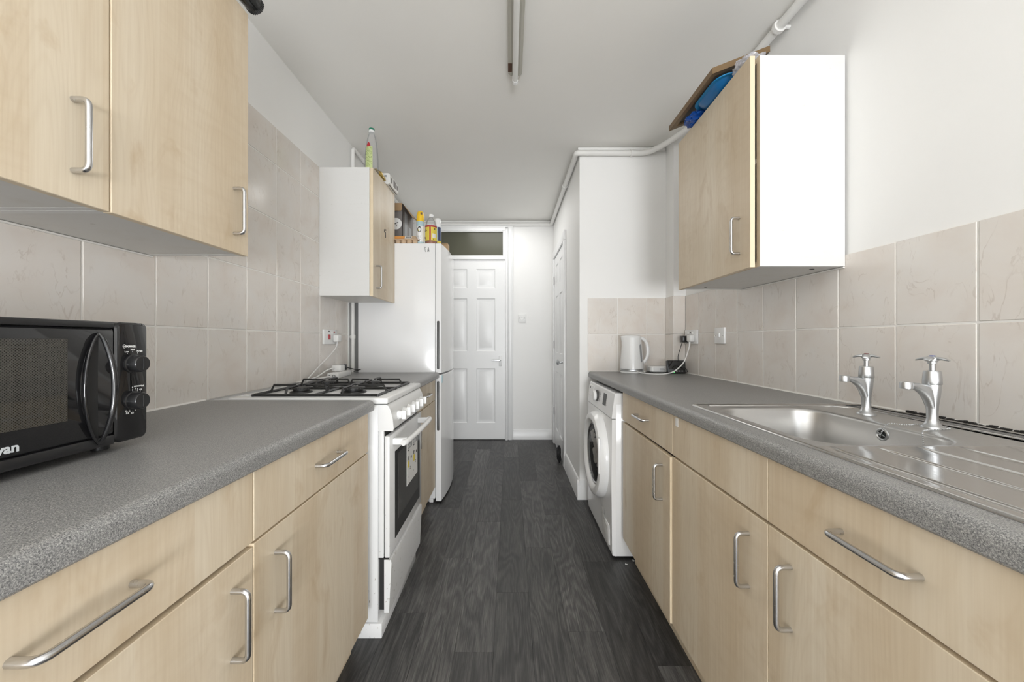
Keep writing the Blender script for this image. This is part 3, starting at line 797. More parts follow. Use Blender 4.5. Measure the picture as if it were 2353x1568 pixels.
# ------------------------------------------------------------------ microwave
MX, MY0, MY1, MZ0, MZ1 = -.772, .352, .816, .926, 1.166
mw = thing('microwave', (-.93, .58, ZT), 'black microwave oven with white dial markings on the worktop', 'microwave')
b = MB().box((-1.085, MY0, MZ0), (MX - .010, MY1, MZ1), .008, 3)
b.build('body', BLACKP, mw)
for x in (-1.05, -.82):
    for y in (MY0 + .05, MY1 - .05): MB().cyl((x, y, ZT + .0004), (x, y, MZ0 + .001), .014, 16).build('foot', BLACKP, mw)
SEAM = .7485
def plate(y0, y1, z0, z1, x0, x1, r, m, name, n=6):
    rg = []
    for x, d in ((x0, 0), (x1 - .003, 0), (x1, .003)):
        rg.append([(x, y, z) for y, z in rrect((y0 + y1) / 2, (z0 + z1) / 2, (y1 - y0) / 2 - d, (z1 - z0) / 2 - d, r, n)])
    return MB().rings(rg).build(name, m, mw, smooth=40)
pn = plate(SEAM + .001, MY1, MZ0 + .001, MZ1 - .001, MX - .012, MX, .012, BLACKG, 'control_panel')
dr_ = plate(MY0, SEAM - .001, MZ0 + .021, MZ1 - .014, MX - .012, MX, .004, BLACKG, 'door')
MB().box((MX - .012, MY0, MZ1 - .013), (MX + .001, SEAM - .001, MZ1 - .001), .003).build('top_trim', BLACKP, mw)
MB().box((MX - .012, MY0, MZ0 + .001), (MX + .001, SEAM - .001, MZ0 + .020), .003).build('bottom_trim', BLACKP, mw)
MB().box((MX - .002, MY0 + .05, MZ0 + .062), (MX + .0006, .668, MZ1 - .034), .0003, 1).build('window', MESHW, dr_)
# leaf-shaped grip: dark scoop plus raised curved bow
hy, hz, hh = .718, 0, .104
hzc = 1.0385; rg_o = []
NL = 24
def leaf(s, wd):  # s -1..1
    return wd * (1 - s * s) ** .75 if abs(s) < 1 else 0
b = MB(); A = []; Bq = []; Cq = []
for k in range(NL + 1):
    s = -1 + 2 * k / NL
    A.append((MX + .0006, hy - leaf(s, .0275), hzc + s * hh)); Cq.append((MX + .0009, hy - leaf(s, .0015), hzc + s * hh))
b.rings([A, Cq], False, False, closed=False)
g = b.build('grip_recess', BLACKM, dr_)
path = []; rad = []
for k in range(NL + 1):
    s = -1 + 2 * k / NL; q = (1 - s * s)
    path.append((MX + .002 + .019 * q ** .75, hy + .010 * q, hzc + s * hh)); rad.append(.0028 + .0022 * q ** .5)
MB().tube(path, rad, 12).build('grip_bow', BLACKG, dr_, smooth=60)['label'] = 'curved glossy grip bow'
b = MB(); pth = []; rd = []
for k in range(NL + 1):
    s = -1 + 2 * k / NL; q = (1 - s * s)
    pth.append((MX + .0015 + .004 * q, hy - leaf(s, .0275), hzc + s * hh)); rd.append(.0026)
b.tube(pth, rd, 8).build('grip_rim', BLACKG, dr_, smooth=60)
for z in (1.0815, 1.006):
    k_ = MB().lathe([(.019, 0), (.019, .003), (.0172, .004), (.0168, .019), (.0152, .0215), (0, .0217)], (MX, .7835, z), 'x', 32, 1).build('dial', BLACKP, pn, smooth=35)
    MB().box((MX + .0216, .7825, z - .012), (MX + .0226, .7845, z + .012), .0003, 1).build('dial_ridge', BLACKG, k_)
TX = MX + .0002
def mwtext(s, y, z, sz, al='CENTER', bold=.0001): return lettering('lettering', s, sz, (TX, y, z), '+x', INKW, pn, bold, al)
mwtext('POWER', .770, 1.1150, .0056, 'LEFT', .00022)
b = MB().tube([(TX + .0002, .7662 + .0028 * math.cos(a * PI / 8), 1.1175 + .0036 * math.sin(a * PI / 8)) for a in range(16)], .0004, 5, loop=True).tube([(TX + .0002, .7645, 1.1172), (TX + .0002, .7658, 1.1184), (TX + .0002, .7668, 1.1166), (TX + .0002, .768, 1.1180)], .0004, 5)
b.build('power_symbol', INKW, pn)
mwtext('Low', .771, 1.1052, .0045); mwtext('Med', .783, 1.1092, .0045); mwtext('M.High', .798, 1.1060, .0042)
mwtext('DEFROST(kg)', .7965, 1.0335, .0036)
mwtext('0', .783, 1.0318, .004); mwtext('1', .789, 1.0290, .004); mwtext('2', .794, 1.0272, .004); mwtext('0.2', .800, 1.0255, .0042)
mwtext('0.6', .7825, .9795, .0046); mwtext('0.8', .7725, .9805, .0046); mwtext('5', .789, .9845, .004); mwtext('10', .7765, .9845, .0036); mwtext('35', .7695, .9860, .0036)
b = MB()
for (y, z) in ((.772, 1.1032), (.783, 1.1068), (.7935, 1.1032), (.783, 1.0295), (.783, 1.0278), (.783, 1.0262), (.788, 1.0272), (.793, 1.0250), (.799, 1.0238), (.783, .9872), (.783, .9850), (.776, .9872), (.772, .9862), (.770, .9845), (.789, .9882)):
    b.cyl((TX, y, z), (TX + .0004, y, z), .0007, 8)
b.build('dial_marks', INKW, pn)['kind'] = 'stuff'
lettering('brand_lettering', 'Swan', .0205, (MX + .0002, .6025, .9555), '+x', SILV, dr_, .0006, 'RIGHT')

# ------------------------------------------------------------------ cooker
KY0, KY1 = 1.451, 1.977
ck = thing('cooker', (-.76, 1.714, 0), 'white freestanding gas cooker with black pan supports', 'cooker')
MB().box((-1.06, KY0, .060), (-.500, KY1, .885), .004).build('body', ENAM, ck)
MB().box((-1.06, KY0 - .001, 0), (-.486, KY1, .056), .003).build('plinth', ENAM, ck)
for y in (KY0, KY1 - .014): MB().box((-.4995, y, .305), (-.479, y + .014, .884), .002).build('front_frame', ENAM, ck)
MB().box((-.4995, KY0 + .014, .10), (-.4775, KY1 - .014, .79)).build('door_seal', BLACKM, ck)['label'] = 'black gap round the oven door'
b = MB().box((-1.069, KY0 - .004, .888), (-.462, KY1 + .004, .912), .007, 3); hob = b.build('hob_top', ENAM, ck)
for y in (1.50, 1.89): MB().box((-1.055, y, .912), (-1.02, y + .05, .9145), .0008, 1).build('lid_hinge_plate', ENAM, hob)
fp = [(-.4995, .789), (-.4465, .789), (-.4435, .800), (-.4465, .83), (-.4545, .862), (-.463, .880), (-.470, .885), (-.4995, .885)]
fas = MB().prism(fp, KY0, KY1, 'y').build('control_panel', ENAM, ck)
b = MB()
fa = MB().prism([(x + .0035 if x > -.499 else x, z + (.001 if z > .8 else -.002)) for x, z in fp], KY0 - .003, KY0 + .004, 'y').build('end_cheek', ENAM, ck)
for k in range(6):
    y = 1.535 + k * .0755; z = .8325; x = -.447
    kb = MB().lathe([(.0185, -.002), (.0185, .004), (.0165, .006), (.0155, .016), (0, .0162)], (x, y, z), 'x', 24, 1).build('knob', WHITEG, fas, smooth=35)
    MB().box((x + .014, y - .0062, z - .0175), (x + .030, y + .0062, z + .0175), .0022).build('knob_grip', WHITEG, kb)
b = MB()
for k in range(6): b.box((-.4455, 1.535 + k * .0755 - .012, .8125), (-.4445, 1.535 + k * .0755 + .012, .8140), 0)
DXo = -.457
od = MB().box((-.4765, KY0 + .003, .303), (DXo, KY1 - .003, .766), .004, 2).build('oven_door', ENAM, ck)
MB().box((DXo - .001, 1.520, .344), (DXo + .0012, 1.932, .690), .0008, 1).build('door_glass', OVENG, od)
MB().box((DXo, 1.562, .405), (DXo + .0018, 1.895, .672), .0004, 1).build('glass_viewing_area', OVENI, od)
lb = MB().box((DXo + .0015, 1.687, .487), (DXo + .0028, 1.879, .673), .0003, 1).build('energy_label', PAPER, od)
LX = DXo + .0027
def blk(y0, z0, y1, z1, m, nm='print_block'):
    return (y0, z0, y1, z1)
for o_ in (0, .097): MB().box((LX, 1.695 + o_, .645), (LX + .0005, 1.775 + o_, .667)).build('label_header', MGREY, od)
b = MB()
for o_ in (0, .097):
    for (y0, z0, y1, z1) in ((1.700, .636, 1.724, .641), (1.700, .607, 1.722, .611), (1.700, .601, 1.720, .605), (1.700, .595, 1.716, .599), (1.752, .590, 1.768, .602), (1.735, .555, 1.750, .558), (1.735, .547, 1.752, .550), (1.700, .520, 1.710, .522)):
        b.box((LX, y0 + o_, z0 - .0), (LX + .0005, y1 + o_, z1))
b.build('label_print', INKB, od)['kind'] = 'stuff'
for o_ in (0, .097): MB().box((LX, 1.700 + o_, .562), (LX + .0005, 1.728 + o_, .592)).build('label_yellow_box', YEL, od)
lettering('lettering', 'ENERG', .016, (LX + .0003, 1.700, .650), '+x', INKW, od, .0002); lettering('lettering', 'ENERG', .016, (LX + .0003, 1.797, .650), '+x', INKW, od, .0002)
b = MB()
for y in (1.505, 1.905): b.box((DXo - .001, y - .012, .722), (-.405, y + .012, .748), .004)
b.tube(curve([(-.412, 1.475, .735), (-.404, 1.50, .735), (-.400, 1.60, .735), (-.399, 1.71, .735), (-.400, 1.82, .735), (-.404, 1.92, .735), (-.412, 1.945, .735)], 5), [.0115] * 31, 12)
b.build('oven_door_handle', WHITEG, od, smooth=50)
MB().prism([(-.4785, .095), (-.4600, .095), (-.4505, .285), (-.453, .296), (-.4785, .296)], KY0 + .004, KY1 - .02, 'y').build('drawer_flap', ENAM, ck)
MB().box((-.5005, KY0 + .005, .297), (-.462, KY0 + .012, .302)).build('black_strip', MOULD, ck)  # thin black strip between oven door and drawer flap
# burners and pan supports
for (x, y, r) in ((-.655, 1.605, .045), (-.655, 1.835, .033), (-.875, 1.605, .038), (-.875, 1.835, .038)):
    bu = MB().lathe([(r * 1.15, 0), (r * 1.1, .006), (r * .8, .009), (r * .8, .016), (r, .017), (r, .022), (r * .9, .0235), (0, .0235)], (x, y, .912), 'z', 28).build('burner', CAST, ck, smooth=35)
    b = MB()
    for k in range(22):
        a = 2 * PI * k / 22; b.box((x + math.cos(a) * r * .98 - .0016, y + math.sin(a) * r * .98 - .0016, .929), (x + math.cos(a) * r * .98 + .0016, y + math.sin(a) * r * .98 + .0016, .934))
    b.build('burner_teeth', DGREY, bu)['kind'] = 'stuff'
def support(y0, y1):
    b = MB(); x0, x1 = -1.0, -.515; z = .9165; w_ = .0048
    def bar(p, q, r=w_): b.tube([p, q], [r * 1.2, r * 1.2], 4, flat=1.0)
    bar((x0, y0, z), (x1, y0, z)); bar((x0, y1, z), (x1, y1, z)); bar((x0, y0, z), (x0, y1, z)); bar((x1, y0, z), (x1, y1, z))
    ym = (y0 + y1) / 2
    for cx in (-.655, -.875):
        for (dx, dy, ex, ey) in ((1, 0, (x1 if cx > -.7 else -.765), ym), (-1, 0, (-.765 if cx > -.7 else x0), ym), (0, 1, cx, y1), (0, -1, cx, y0)):
            p = Vector((ex, ey, z)); q = Vector((cx + dx * .020, ym + dy * .020, .9435)); mid = Vector((ex + (q.x - ex) * .12, ey + (q.y - ey) * .12, .9435))
            b.tube([p, mid, q], [.0055, .0055, .0045], 4)
    bar((-.765, y0, z), (-.765, y1, z))
    for x in (x0, x1):
        for y in (y0, y1): b.cyl((x, y, .912), (x, y, z + .004), .006, 8)
    return b.build('pan_support', CAST, ck)
support(1.492, 1.713); support(1.722, 1.943)

# ------------------------------------------------------------------ fridge freezer
FY0, FY1, FT = 2.662, 3.242, 1.809
fr = thing('fridge_freezer', (-.78, 2.95, 0), 'tall white fridge freezer with two curved doors', 'fridge')
MB().box((-1.058, FY0, .03), (-.520, FY1, FT), .006, 2).build('body', FRIDGE, fr)
for y in (FY0 + .04, FY1 - .04):
    for x in (-1.0, -.56): MB().cyl((x, y, 0), (x, y, .031), .018, 12).build('foot', WHITEP, fr)
b = MB().box((-.56, FY0 + .003, .004), (-.535, FY1 - .003, .03)); b.build('kick_strip', WHITEP, fr)
def fdoor(z0, z1):
    rings = []; n = 14
    def plan(d):
        pts = [(-.5165, FY0 + .001 + d), (-.5165, FY1 - .001 - d)]
        for k in range(n + 1):
            t = k / n; y = FY1 - .001 - d - t * (FY1 - FY0 - .002 - 2 * d); q = 1 - (2 * t - 1) ** 2
            pts.append((-.479 - d + .020 * q, y))
        return pts
    for z, d in ((z0, .004), (z0 + .004, 0), (z1 - .004, 0), (z1, .004)): rings.append([(x, y, z) for x, y in plan(d)])
    return MB().rings(rings).build('door', FRIDGE, fr, smooth=30)
du = fdoor(.903, FT - .001); dl = fdoor(.012, .893)
for d, z0, z1 in ((du, .932, 1.268), (dl, .505, .848)):
    rg = []
    for y, dd in ((FY0 + .002, 0), (FY0 - .0005, 0), (FY0 - .001, .001)):
        rg.append([(x, y, z) for x, z in rrect(-.4995, (z0 + z1) / 2, .0085 - dd, (z1 - z0) / 2 - dd, .007, 5)])
    MB().rings(rg).build('grip_strip', DGREY, d)['label'] = 'dark grey recessed grip'
b = MB()
for pts in ([(-.592, 1.783), (-.589, 1.752), (-.588, 1.748)], [(-.592, 1.783), (-.584, 1.776)], [(-.574, 1.748), (-.570, 1.772), (-.566, 1.778), (-.562, 1.752), (-.570, 1.760)], [(-.566, 1.778), (-.563, 1.749)]):
    b.tube([(x, FY0 - .0005, z) for x, z in pts], .0012, 5)
b.build('pen_mark', INKB, fr)
b = MB()
for k in range(7): b.box((-.4785 + .003, FY0 + .03 + k * .001, .99 - k * .012), (-.4745, FY0 + .055 - (k % 2) * .008, .995 - k * .012))
b.build('label_print', MGREY, du)
MB().box((-.4785, FY0 + .012, .835), (-.4735, FY0 + .055, .888), .0005, 1).build('corner_sticker', PALEB, dl)

# ------------------------------------------------------------------ washing machine
WY0, WY1 = 1.979, 2.582
wm = thing('washing_machine', (.82, 2.28, 0), 'white front-loading washing machine under the end of the worktop', 'washing machine')
b = MB().box((.546, WY0 + .002, .012), (1.12, WY1 - .002, .856), .004); b.build('body', FRIDGE, wm)
fr_poly = [(.548, .014), (.530, .018), (.527, .05), (.524, .40), (.527, .722), (.548, .722)]
MB().prism(fr_poly, WY0, WY1, 'y').build('front_panel', FRIDGE, wm)
cp_poly = [(.549, .726), (.525, .726), (.526, .738), (.541, .852), (.546, .858), (.60, .858), (.60, .80), (.549, .80)]
cp = MB().prism(cp_poly, WY0 - .001, WY1 + .001, 'y').build('control_panel', FRIDGE, wm)
MB().box((.60, WY0 + .001, .845), (1.12, WY1 - .001, .858), .003).build('lid', FRIDGE, wm)
MB().box((.545, 2.02, 0), (1.05, 2.54, .013)).build('foot', BLACKM, wm)
def cpx(z): return .526 + (z - .738) / (.852 - .738) * .015
tilt = Matrix.Rotation(math.atan2(.015, .114), 3, 'Y')
def cpbox(y0, y1, z0, z1, proud, m, name, parent, bev=.001):
    zc_ = (z0 + z1) / 2; xc = cpx(zc_)
    return MB().box((xc - proud, y0, z0), (xc + .002, y1, z1), bev, 1, rot=tilt, piv=(xc, (y0 + y1) / 2, zc_)).build(name, m, parent)
cpbox(2.445, 2.575, .772, .838, .004, WHITEG, 'detergent_drawer', cp)
cpbox(2.125, 2.195, .765, .832, .0012, DGREY, 'display', cp)
cpbox(2.525, 2.54, .818, .828, .0048, INKB, 'drawer_badge', cp, .0003)
zk = .797; xk = cpx(zk)
kn = MB().lathe([(.033, 0), (.033, .012), (.030, .014)], (xk, 2.33, zk), 'x', 32, -1).build('dial_collar', DGREY, cp)
MB().lathe([(.030, .010), (.031, .014), (.0305, .026), (.027, .030), (0, .0305)], (xk, 2.33, zk), 'x', 32, -1).build('dial', WHITEG, cp, smooth=35)
b = MB()
for k in range(6):
    b.box((cpx(.77 + .01 * k) - .0006, 2.262 - .004 * (k % 2), .768 + .010 * k), (cpx(.77 + .01 * k) + .0004, 2.272, .7705 + .010 * k))
    b.box((cpx(.77 + .01 * k) - .0006, 2.105, .772 + .009 * k), (cpx(.77 + .01 * k) + .0004, 2.112, .7738 + .009 * k))
b.build('panel_print', MGREY, cp)['kind'] = 'stuff'
PYc, PZc = 2.272, .468
ring = [(.247, .000), (.247, .012), (.243, .030), (.232, .046), (.215, .052), (.198, .050), (.184, .040), (.178, .030), (.176, .018), (.176, .0)]
dw = MB().lathe(ring, (.527, PYc, PZc), 'x', 56, -1)
dw = dw.build('door', WHITEG, wm, smooth=35)
MB().lathe([(.178, .020), (.170, .034), (.164, .030), (.166, .020)], (.527, PYc, PZc), 'x', 48, -1).build('glass_surround', HANDLE, dw, smooth=40)
MB().rings([[(.527 - h, PYc + math.cos(2 * PI * k / 48) * r, PZc + math.sin(2 * PI * k / 48) * r) for k in range(48)] for r, h in ((.168, .028), (.150, .032), (.10, .0355), (.05, .037), (.0005, .0375))], False, False).build('porthole_glass', PORTG, dw, smooth=60)
MB().lathe([(.176, .0005), (.176, .003), (0, .003)], (.527, PYc, PZc), 'x', 40, -1).build('drum_back', DGREY, dw)
MB().box((.471, PYc - .228, PZc - .05), (.482, PYc - .205, PZc + .14), .003).build('door_catch', WHITEG, dw)
cl = MB()
for (y, z, sy, sz) in ((2.33, .555, .055, .035), (2.25, .51, .06, .05), (2.28, .455, .05, .045), (2.19, .43, .05, .035), (2.21, .53, .05, .04)):
    t = bmesh.new(); bmesh.ops.create_icosphere(t, subdivisions=4, radius=1)
    for v in t.verts:
        q = 1 + .45 * noise.turbulence(v.co * 1.6 + Vector((y * 9, z * 7, 3)), 3, False)
        v.co = Vector((.5065 + v.co.x * .0085 * q, y + v.co.y * sy * q * .9, z + v.co.z * sz * q * .9))
    cl._merge(t)
tag(cl.build('laundry', base_mat('white_cotton', (.75, .74, .72), .9), smooth=60), 'crumpled white washing behind the porthole glass', 'laundry')
ft = MB().box((.5225, 2.03, .045), (.5285, 2.17, .150), .002).build('filter_flap', WHITEP, wm)
b = MB()
for (y0, z0, y1, z1) in ((2.12, .135, 2.165, .165), (2.135, .16, 2.175, .195), (2.06, .11, 2.10, .135), (2.09, .125, 2.125, .15)): b.box((.5212, y0, z0), (.5222, y1, z1), .0004, 1)
b.build('torn_sticker', PAPER, wm)['label'] = 'torn remains of a white sticker'

# ------------------------------------------------------------------ ceiling light
cl_ = thing('strip_light', (.026, 1.2, CE), 'unlit fluorescent batten light fixed to the ceiling', 'light')
MB().prism([(.026 - .036, CE), (.026 - .034, CE - .020), (.026 - .022, CE - .030), (.026 + .022, CE - .030), (.026 + .034, CE - .020), (.026 + .036, CE)], .45, 1.955, 'y').build('batten', BATTEN, cl_)
MB().cyl((.026, .47, CE - .056), (.026, 1.955, CE - .056), .0130, 20).build('tube', TUBE, cl_)
for y in (.455, 1.955): MB().cyl((.026, y - .012, CE - .056), (.026, y + .012, CE - .056), .0145, 20, .002).box((.012, y - .008, CE - .045), (.040, y + .008, CE - .024), .002).build('lamp_holder', WHITEG, cl_)
MB().box((-.010, 1.865, CE - .031), (.010, 1.925, CE - .0285), .001, 1).build('scorched_patch', base_mat('rust_brown', (.085, .04, .022), .7), cl_)

# ------------------------------------------------------------------ sockets and switches
def plate_x(name, label, cat, x, n, y0, y1, z0, z1, th=.012):
    t = thing(name, (x, (y0 + y1) / 2, z0), label, cat)
    b = MB(); xa, xb = sorted((x, x + n * th)); b.box((xa, y0, z0), (xb, y1, z1), .003, 2)
    return t, b.build('faceplate', WHITEG, t)
TLx, TRx = XL + .007, XR - .007
s1, f1 = plate_x('cooker_socket', 'white double plate with a red cooker switch above the extension lead', 'socket', TLx, 1, 2.273, 2.447, 1.108, 1.198)
MB().box((TLx + .011, 2.325, 1.137), (TLx + .018, 2.345, 1.168), .003).build('red_rocker', REDP, s1)
MB().box((TLx + .0118, 2.325, 1.182), (TLx + .0130, 2.342, 1.190)).build('neon', BLACKP, s1); MB().box((TLx + .0118, 2.395, 1.180), (TLx + .0130, 2.412, 1.188)).build('neon_red', REDP, s1)
MB().box((TLx + .011, 2.368, 1.172), (TLx + .016, 2.378, 1.188), .002).build('rocker', WHITEP, s1)
pl = thing('plug', (TLx + .02, 2.405, 1.12), 'white plug pushed into the cooker socket plate', 'plug')
MB().box((TLx + .0122, 2.382, 1.122), (TLx + .046, 2.432, 1.168), .008, 3).build('plug_body', WHITEP, pl)
MB().tube(curve([(TLx + .03, 2.405, 1.124), (TLx + .032, 2.385, 1.09), (TLx + .03, 2.30, 1.04), (TLx + .024, 2.17, .975), (TLx + .028, 2.06, .925), (TLx + .04, 2.02, .9155)], 8), .0035, 8).build('flex', WHITEP, pl)
s2, f2 = plate_x('double_socket', 'white double socket with a black charger and a white plug in it', 'socket', TRx, -1, 2.418, 2.583, 1.110, 1.201)
for y in (2.47, 2.535): MB().box((TRx - .016, y - .006, 1.172), (TRx - .011, y + .006, 1.190), .002).build('rocker', WHITEP, s2)
MB().cyl((TRx - .0125, 2.503, 1.183), (TRx - .0118, 2.503, 1.183), .006, 12).build('neon', INKB, s2)
s3, f3 = plate_x('light_switch', 'white single switch plate on the tiles beside the double socket', 'switch', TRx, -1, 2.108, 2.208, 1.113, 1.204)
MB().box((TRx - .018, 2.150, 1.146), (TRx - .011, 2.168, 1.172), .004).build('rocker', WHITEG, s3)
for y in (2.121, 2.195): MB().cyl((TRx - .0128, y, 1.158), (TRx - .0115, y, 1.158), .0035, 10).build('screw', HANDLE, s3)
s4 = thing('flex_outlet', (.137, YF, 1.34), 'small white round-centred plate on the far wall beside the door', 'outlet')
MB().box((.092, YF - .009, 1.343), (.183, YF, 1.436), .003).build('faceplate', WHITEP, s4)
MB().lathe([(.024, .008), (.022, .012), (.013, .013), (.012, .010), (0, .010)], (.137, YF, 1.390), 'y', 24, -1).build('centre_ring', WHITEP, s4)
for x in (.106, .168): MB().cyl((x, YF - .0098, 1.390), (x, YF - .0085, 1.390), .0045, 10).build('screw', DGREY, s4)
# charger and its flex
cg = thing('charger', (TRx - .04, 2.535, 1.13), 'black power adaptor in the double socket', 'charger')
MB().box((TRx - .058, 2.51, 1.118), (TRx - .0125, 2.56, 1.162), .005, 2).build('adaptor_body', BLACKP, cg)
MB().tube(curve([(TRx - .05, 2.535, 1.120), (TRx - .062, 2.54, 1.075), (TRx - .075, 2.54, 1.03), (TRx - .072, 2.545, .985), (TRx - .068, 2.548, .965)], 8), .0022, 6).build('flex', BLACKP, cg)
# kettle plug, cable
kp = thing('kettle_lead', (TRx - .03, 2.46, 1.11), 'white plug and lead hanging from the double socket to the kettle', 'cable')
MB().box((TRx - .045, 2.44, 1.122), (TRx - .0125, 2.49, 1.168), .009, 3).build('plug_body', WHITEP, kp)
MB().tube([(TRx - .034, 2.465, 1.126), (TRx - .036, 2.462, 1.098)], [.006, .0045], 8).tube(curve([(TRx - .036, 2.462, 1.10), (TRx - .05, 2.455, 1.06), (TRx - .085, 2.44, .99), (TRx - .15, 2.43, .935), (TRx - .215, 2.44, .9165), (TRx - .285, 2.475, .915), (TRx - .325, 2.525, .918), (TRx - .345, 2.59, .925), (.918, 2.60, .917)], 8), .0038, 8).build('flex', WHITEP, kp)

# ------------------------------------------------------------------ kettle
KX, KYc = .836, 2.630
kt = thing('kettle', (KX, KYc, ZT), 'white cordless kettle with a grey water window', 'kettle')
MB().lathe([(.076, 0), (.078, .003), (.078, .010), (.074, .013), (.068, .014), (0, .014)], (KX, KYc, ZT), 'z', 40).build('power_base', WHITEG, kt)
MB().lathe([(.0755, .0145), (.0785, .017), (.0785, .026), (.077, .028), (0, .028)], (KX, KYc, ZT), 'z', 40).build('chrome_band', CHROME, kt)
rg = []; n = 40
for h, r, sp in ((.0285, .0785, 0), (.06, .0775, 0), (.12, .0725, 0), (.18, .0665, .001), (.21, .0635, .006), (.235, .0615, .014), (.246, .0605, .017), (.250, .057, .013), (.2535, .045, .004), (.2545, .0, 0)):
    ring_ = []
    for k in range(n):
        a = 2 * PI * k / n; q = max(0, math.cos(a - PI)) ** 8
        ring_.append((KX + math.cos(a) * (max(r, .0004) + sp * q), KYc + math.sin(a) * (max(r, .0004)), ZT + h + .004 * (1 - math.cos(a)) * min(1, h / .25) * .3))
    rg.append(ring_)
MB().rings(rg, True, True).build('jug', WHITEG, kt, smooth=45)
rg = []
for k in range(15):
    t = k / 14; a = -PI / 2 + t * PI
    p = (KX + .048 + .062 * math.cos(a) ** .8 if math.cos(a) > 0 else KX + .048, KYc - .004, ZT + .150 + .088 * math.sin(a)); rg.append(p)
MB().tube([(KX + .055, KYc - .004, ZT + .236)] + rg[::-1][1:-1] + [(KX + .062, KYc - .004, ZT + .064)], [.0115] * 15, 12, flat=.7).build('handle', WHITEG, kt, smooth=60)
win = MB(); rows = []
def krad(h):
    for (h0, r0), (h1, r1) in zip(((.0285, .0785), (.06, .0775), (.12, .0725), (.18, .0665), (.21, .0635)), ((.06, .0775), (.12, .0725), (.18, .0665), (.21, .0635), (.235, .0615))):
        if h0 <= h <= h1: return r0 + (r1 - r0) * (h - h0) / (h1 - h0)
    return .0615
for k in range(15):
    s = -1 + 2 * k / 14; h = .135 + s * .062; wdt = .0105 * min(1, (1 - abs(s)) * 5 + .02) ** .5; r = krad(h) + .0012; row = []
    for q in range(5):
        a = -PI / 2 + .66 + (q / 4 - .5) * 2 * wdt / r
        row.append((KX + math.cos(a) * r, KYc + math.sin(a) * r, ZT + h))
    rows.append(row)
win.rings(rows, False, False, closed=False).build('water_window', MGREY, kt)

# router boxes
rb = thing('white_router', (1.03, 2.66, ZT), 'flat white rounded wireless hub beside the kettle', 'router')
rg = [[(x, y, z) for x, y in rrect(1.026, 2.655, .070 - d, .050 - d, .022 - d * .5, 6)] for z, d in ((ZT + .004, .006), (ZT + .010, 0), (ZT + .036, 0), (ZT + .043, .005), (ZT + .044, .009))]
MB().rings(rg).build('case', WHITEG, rb, smooth=40)
for (x, y) in ((.98, 2.63), (1.07, 2.63), (.98, 2.68), (1.07, 2.68)): MB().cyl((x, y, ZT), (x, y, ZT + .006), .006, 10).build('foot', DGREY, rb)
b = MB()
for k in range(3): b.box((1.02, 2.6044, ZT + .018 + k * .005), (1.055 - k * .004, 2.6053, ZT + .020 + k * .005))
b.build('print', MGREY, rb)
mr = thing('black_router', (1.105, 2.545, ZT), 'small black network box with a green light below the double socket', 'router')
mr_rot = Matrix.Rotation(-.12, 3, 'X')
MB().box((1.045, 2.535, ZT + .0005), (1.165, 2.565, ZT + .088), .004, 2, rot=mr_rot, piv=(1.1, 2.55, ZT)).build('case', BLACKP, mr)
MB().box((1.050, 2.5335, ZT + .028), (1.160, 2.536, ZT + .083), .001, 1, rot=mr_rot, piv=(1.1, 2.55, ZT)).build('screen', BLACKG, mr)
b = MB()
for k in range(4): b.box((1.082 + k * .018, 2.5325, ZT + .014), (1.092 + k * .018, 2.5352, ZT + .018), 0, rot=mr_rot, piv=(1.1, 2.55, ZT))
b.build('print', INKW, mr); MB().box((1.080, 2.531, ZT + .006), (1.090, 2.534, ZT + .011), 0, rot=mr_rot, piv=(1.1, 2.55, ZT)).build('status_light', LEDG, mr)
MB().tube(curve([(1.085, 2.526, ZT + .02), (1.09, 2.515, ZT + .05), (1.12, 2.512, ZT + .055), (1.15, 2.516, ZT + .04), (1.172, 2.53, ZT + .015), (1.165, 2.55, ZT + .006)], 8), .002, 6).build('lead', BLACKP, mr)

# extension lead on the short worktop
el = thing('extension_lead', (-1.02, 2.32, ZT), 'white extension block lying on the short worktop', 'extension lead')
R_ = Matrix.Rotation(.13, 3, 'Z')
MB().box((-1.050, 2.20, ZT), (-.985, 2.46, ZT + .032), .005, 2, rot=R_, piv=(-1.02, 2.2, ZT)).build('block', WHITEP, el)
b = MB().box((-1.040, 2.1985, ZT + .012), (-1.032, 2.2005, ZT + .020), .0005, 1, rot=R_, piv=(-1.02, 2.2, ZT)); b.tube([(-1.012 + .008 * math.cos(a * PI / 5), 2.1995, ZT + .016 + .005 * math.sin(a * PI / 5)) for a in range(10)], .0012, 5, loop=True)
b.build('print', INKB, el)
b = MB()
for y in (2.27, 2.32, 2.37, 2.42): b.box((-1.035, y, ZT + .0318), (-1.004, y + .012, ZT + .0326), 0, rot=R_, piv=(-1.02, 2.2, ZT))
b.build('pin_slot', MGREY, el)
MB().tube(curve([(-1.03, 2.20, ZT + .014), (-1.045, 2.13, ZT + .010), (-1.062, 2.06, ZT + .006), (-1.075, 2.02, ZT + .005)], 8), .004, 8).build('flex', WHITEP, el)
ad = thing('plug', (-1.05, 2.38, ZT + .033), 'boxy white adaptor plugged on top of the extension block', 'plug')
MB().box((-1.078, 2.31, ZT + .0335), (-1.020, 2.37, ZT + .072), .006, 2).build('plug_body', WHITEP, ad)
MB().tube(curve([(-1.06, 2.31, ZT + .055), (-1.075, 2.25, ZT + .045), (-1.085, 2.15, ZT + .015), (-1.085, 2.04, ZT + .006)], 8), .0042, 8).build('flex', WHITEP, ad)
bk = thing('plug', (-1.04, 2.42, ZT + .034), 'black plug and cable behind the white adaptor', 'plug')
MB().box((-1.070, 2.375, ZT + .0335), (-1.025, 2.42, ZT + .072), .008, 2).build('plug_body', BLACKP, bk)
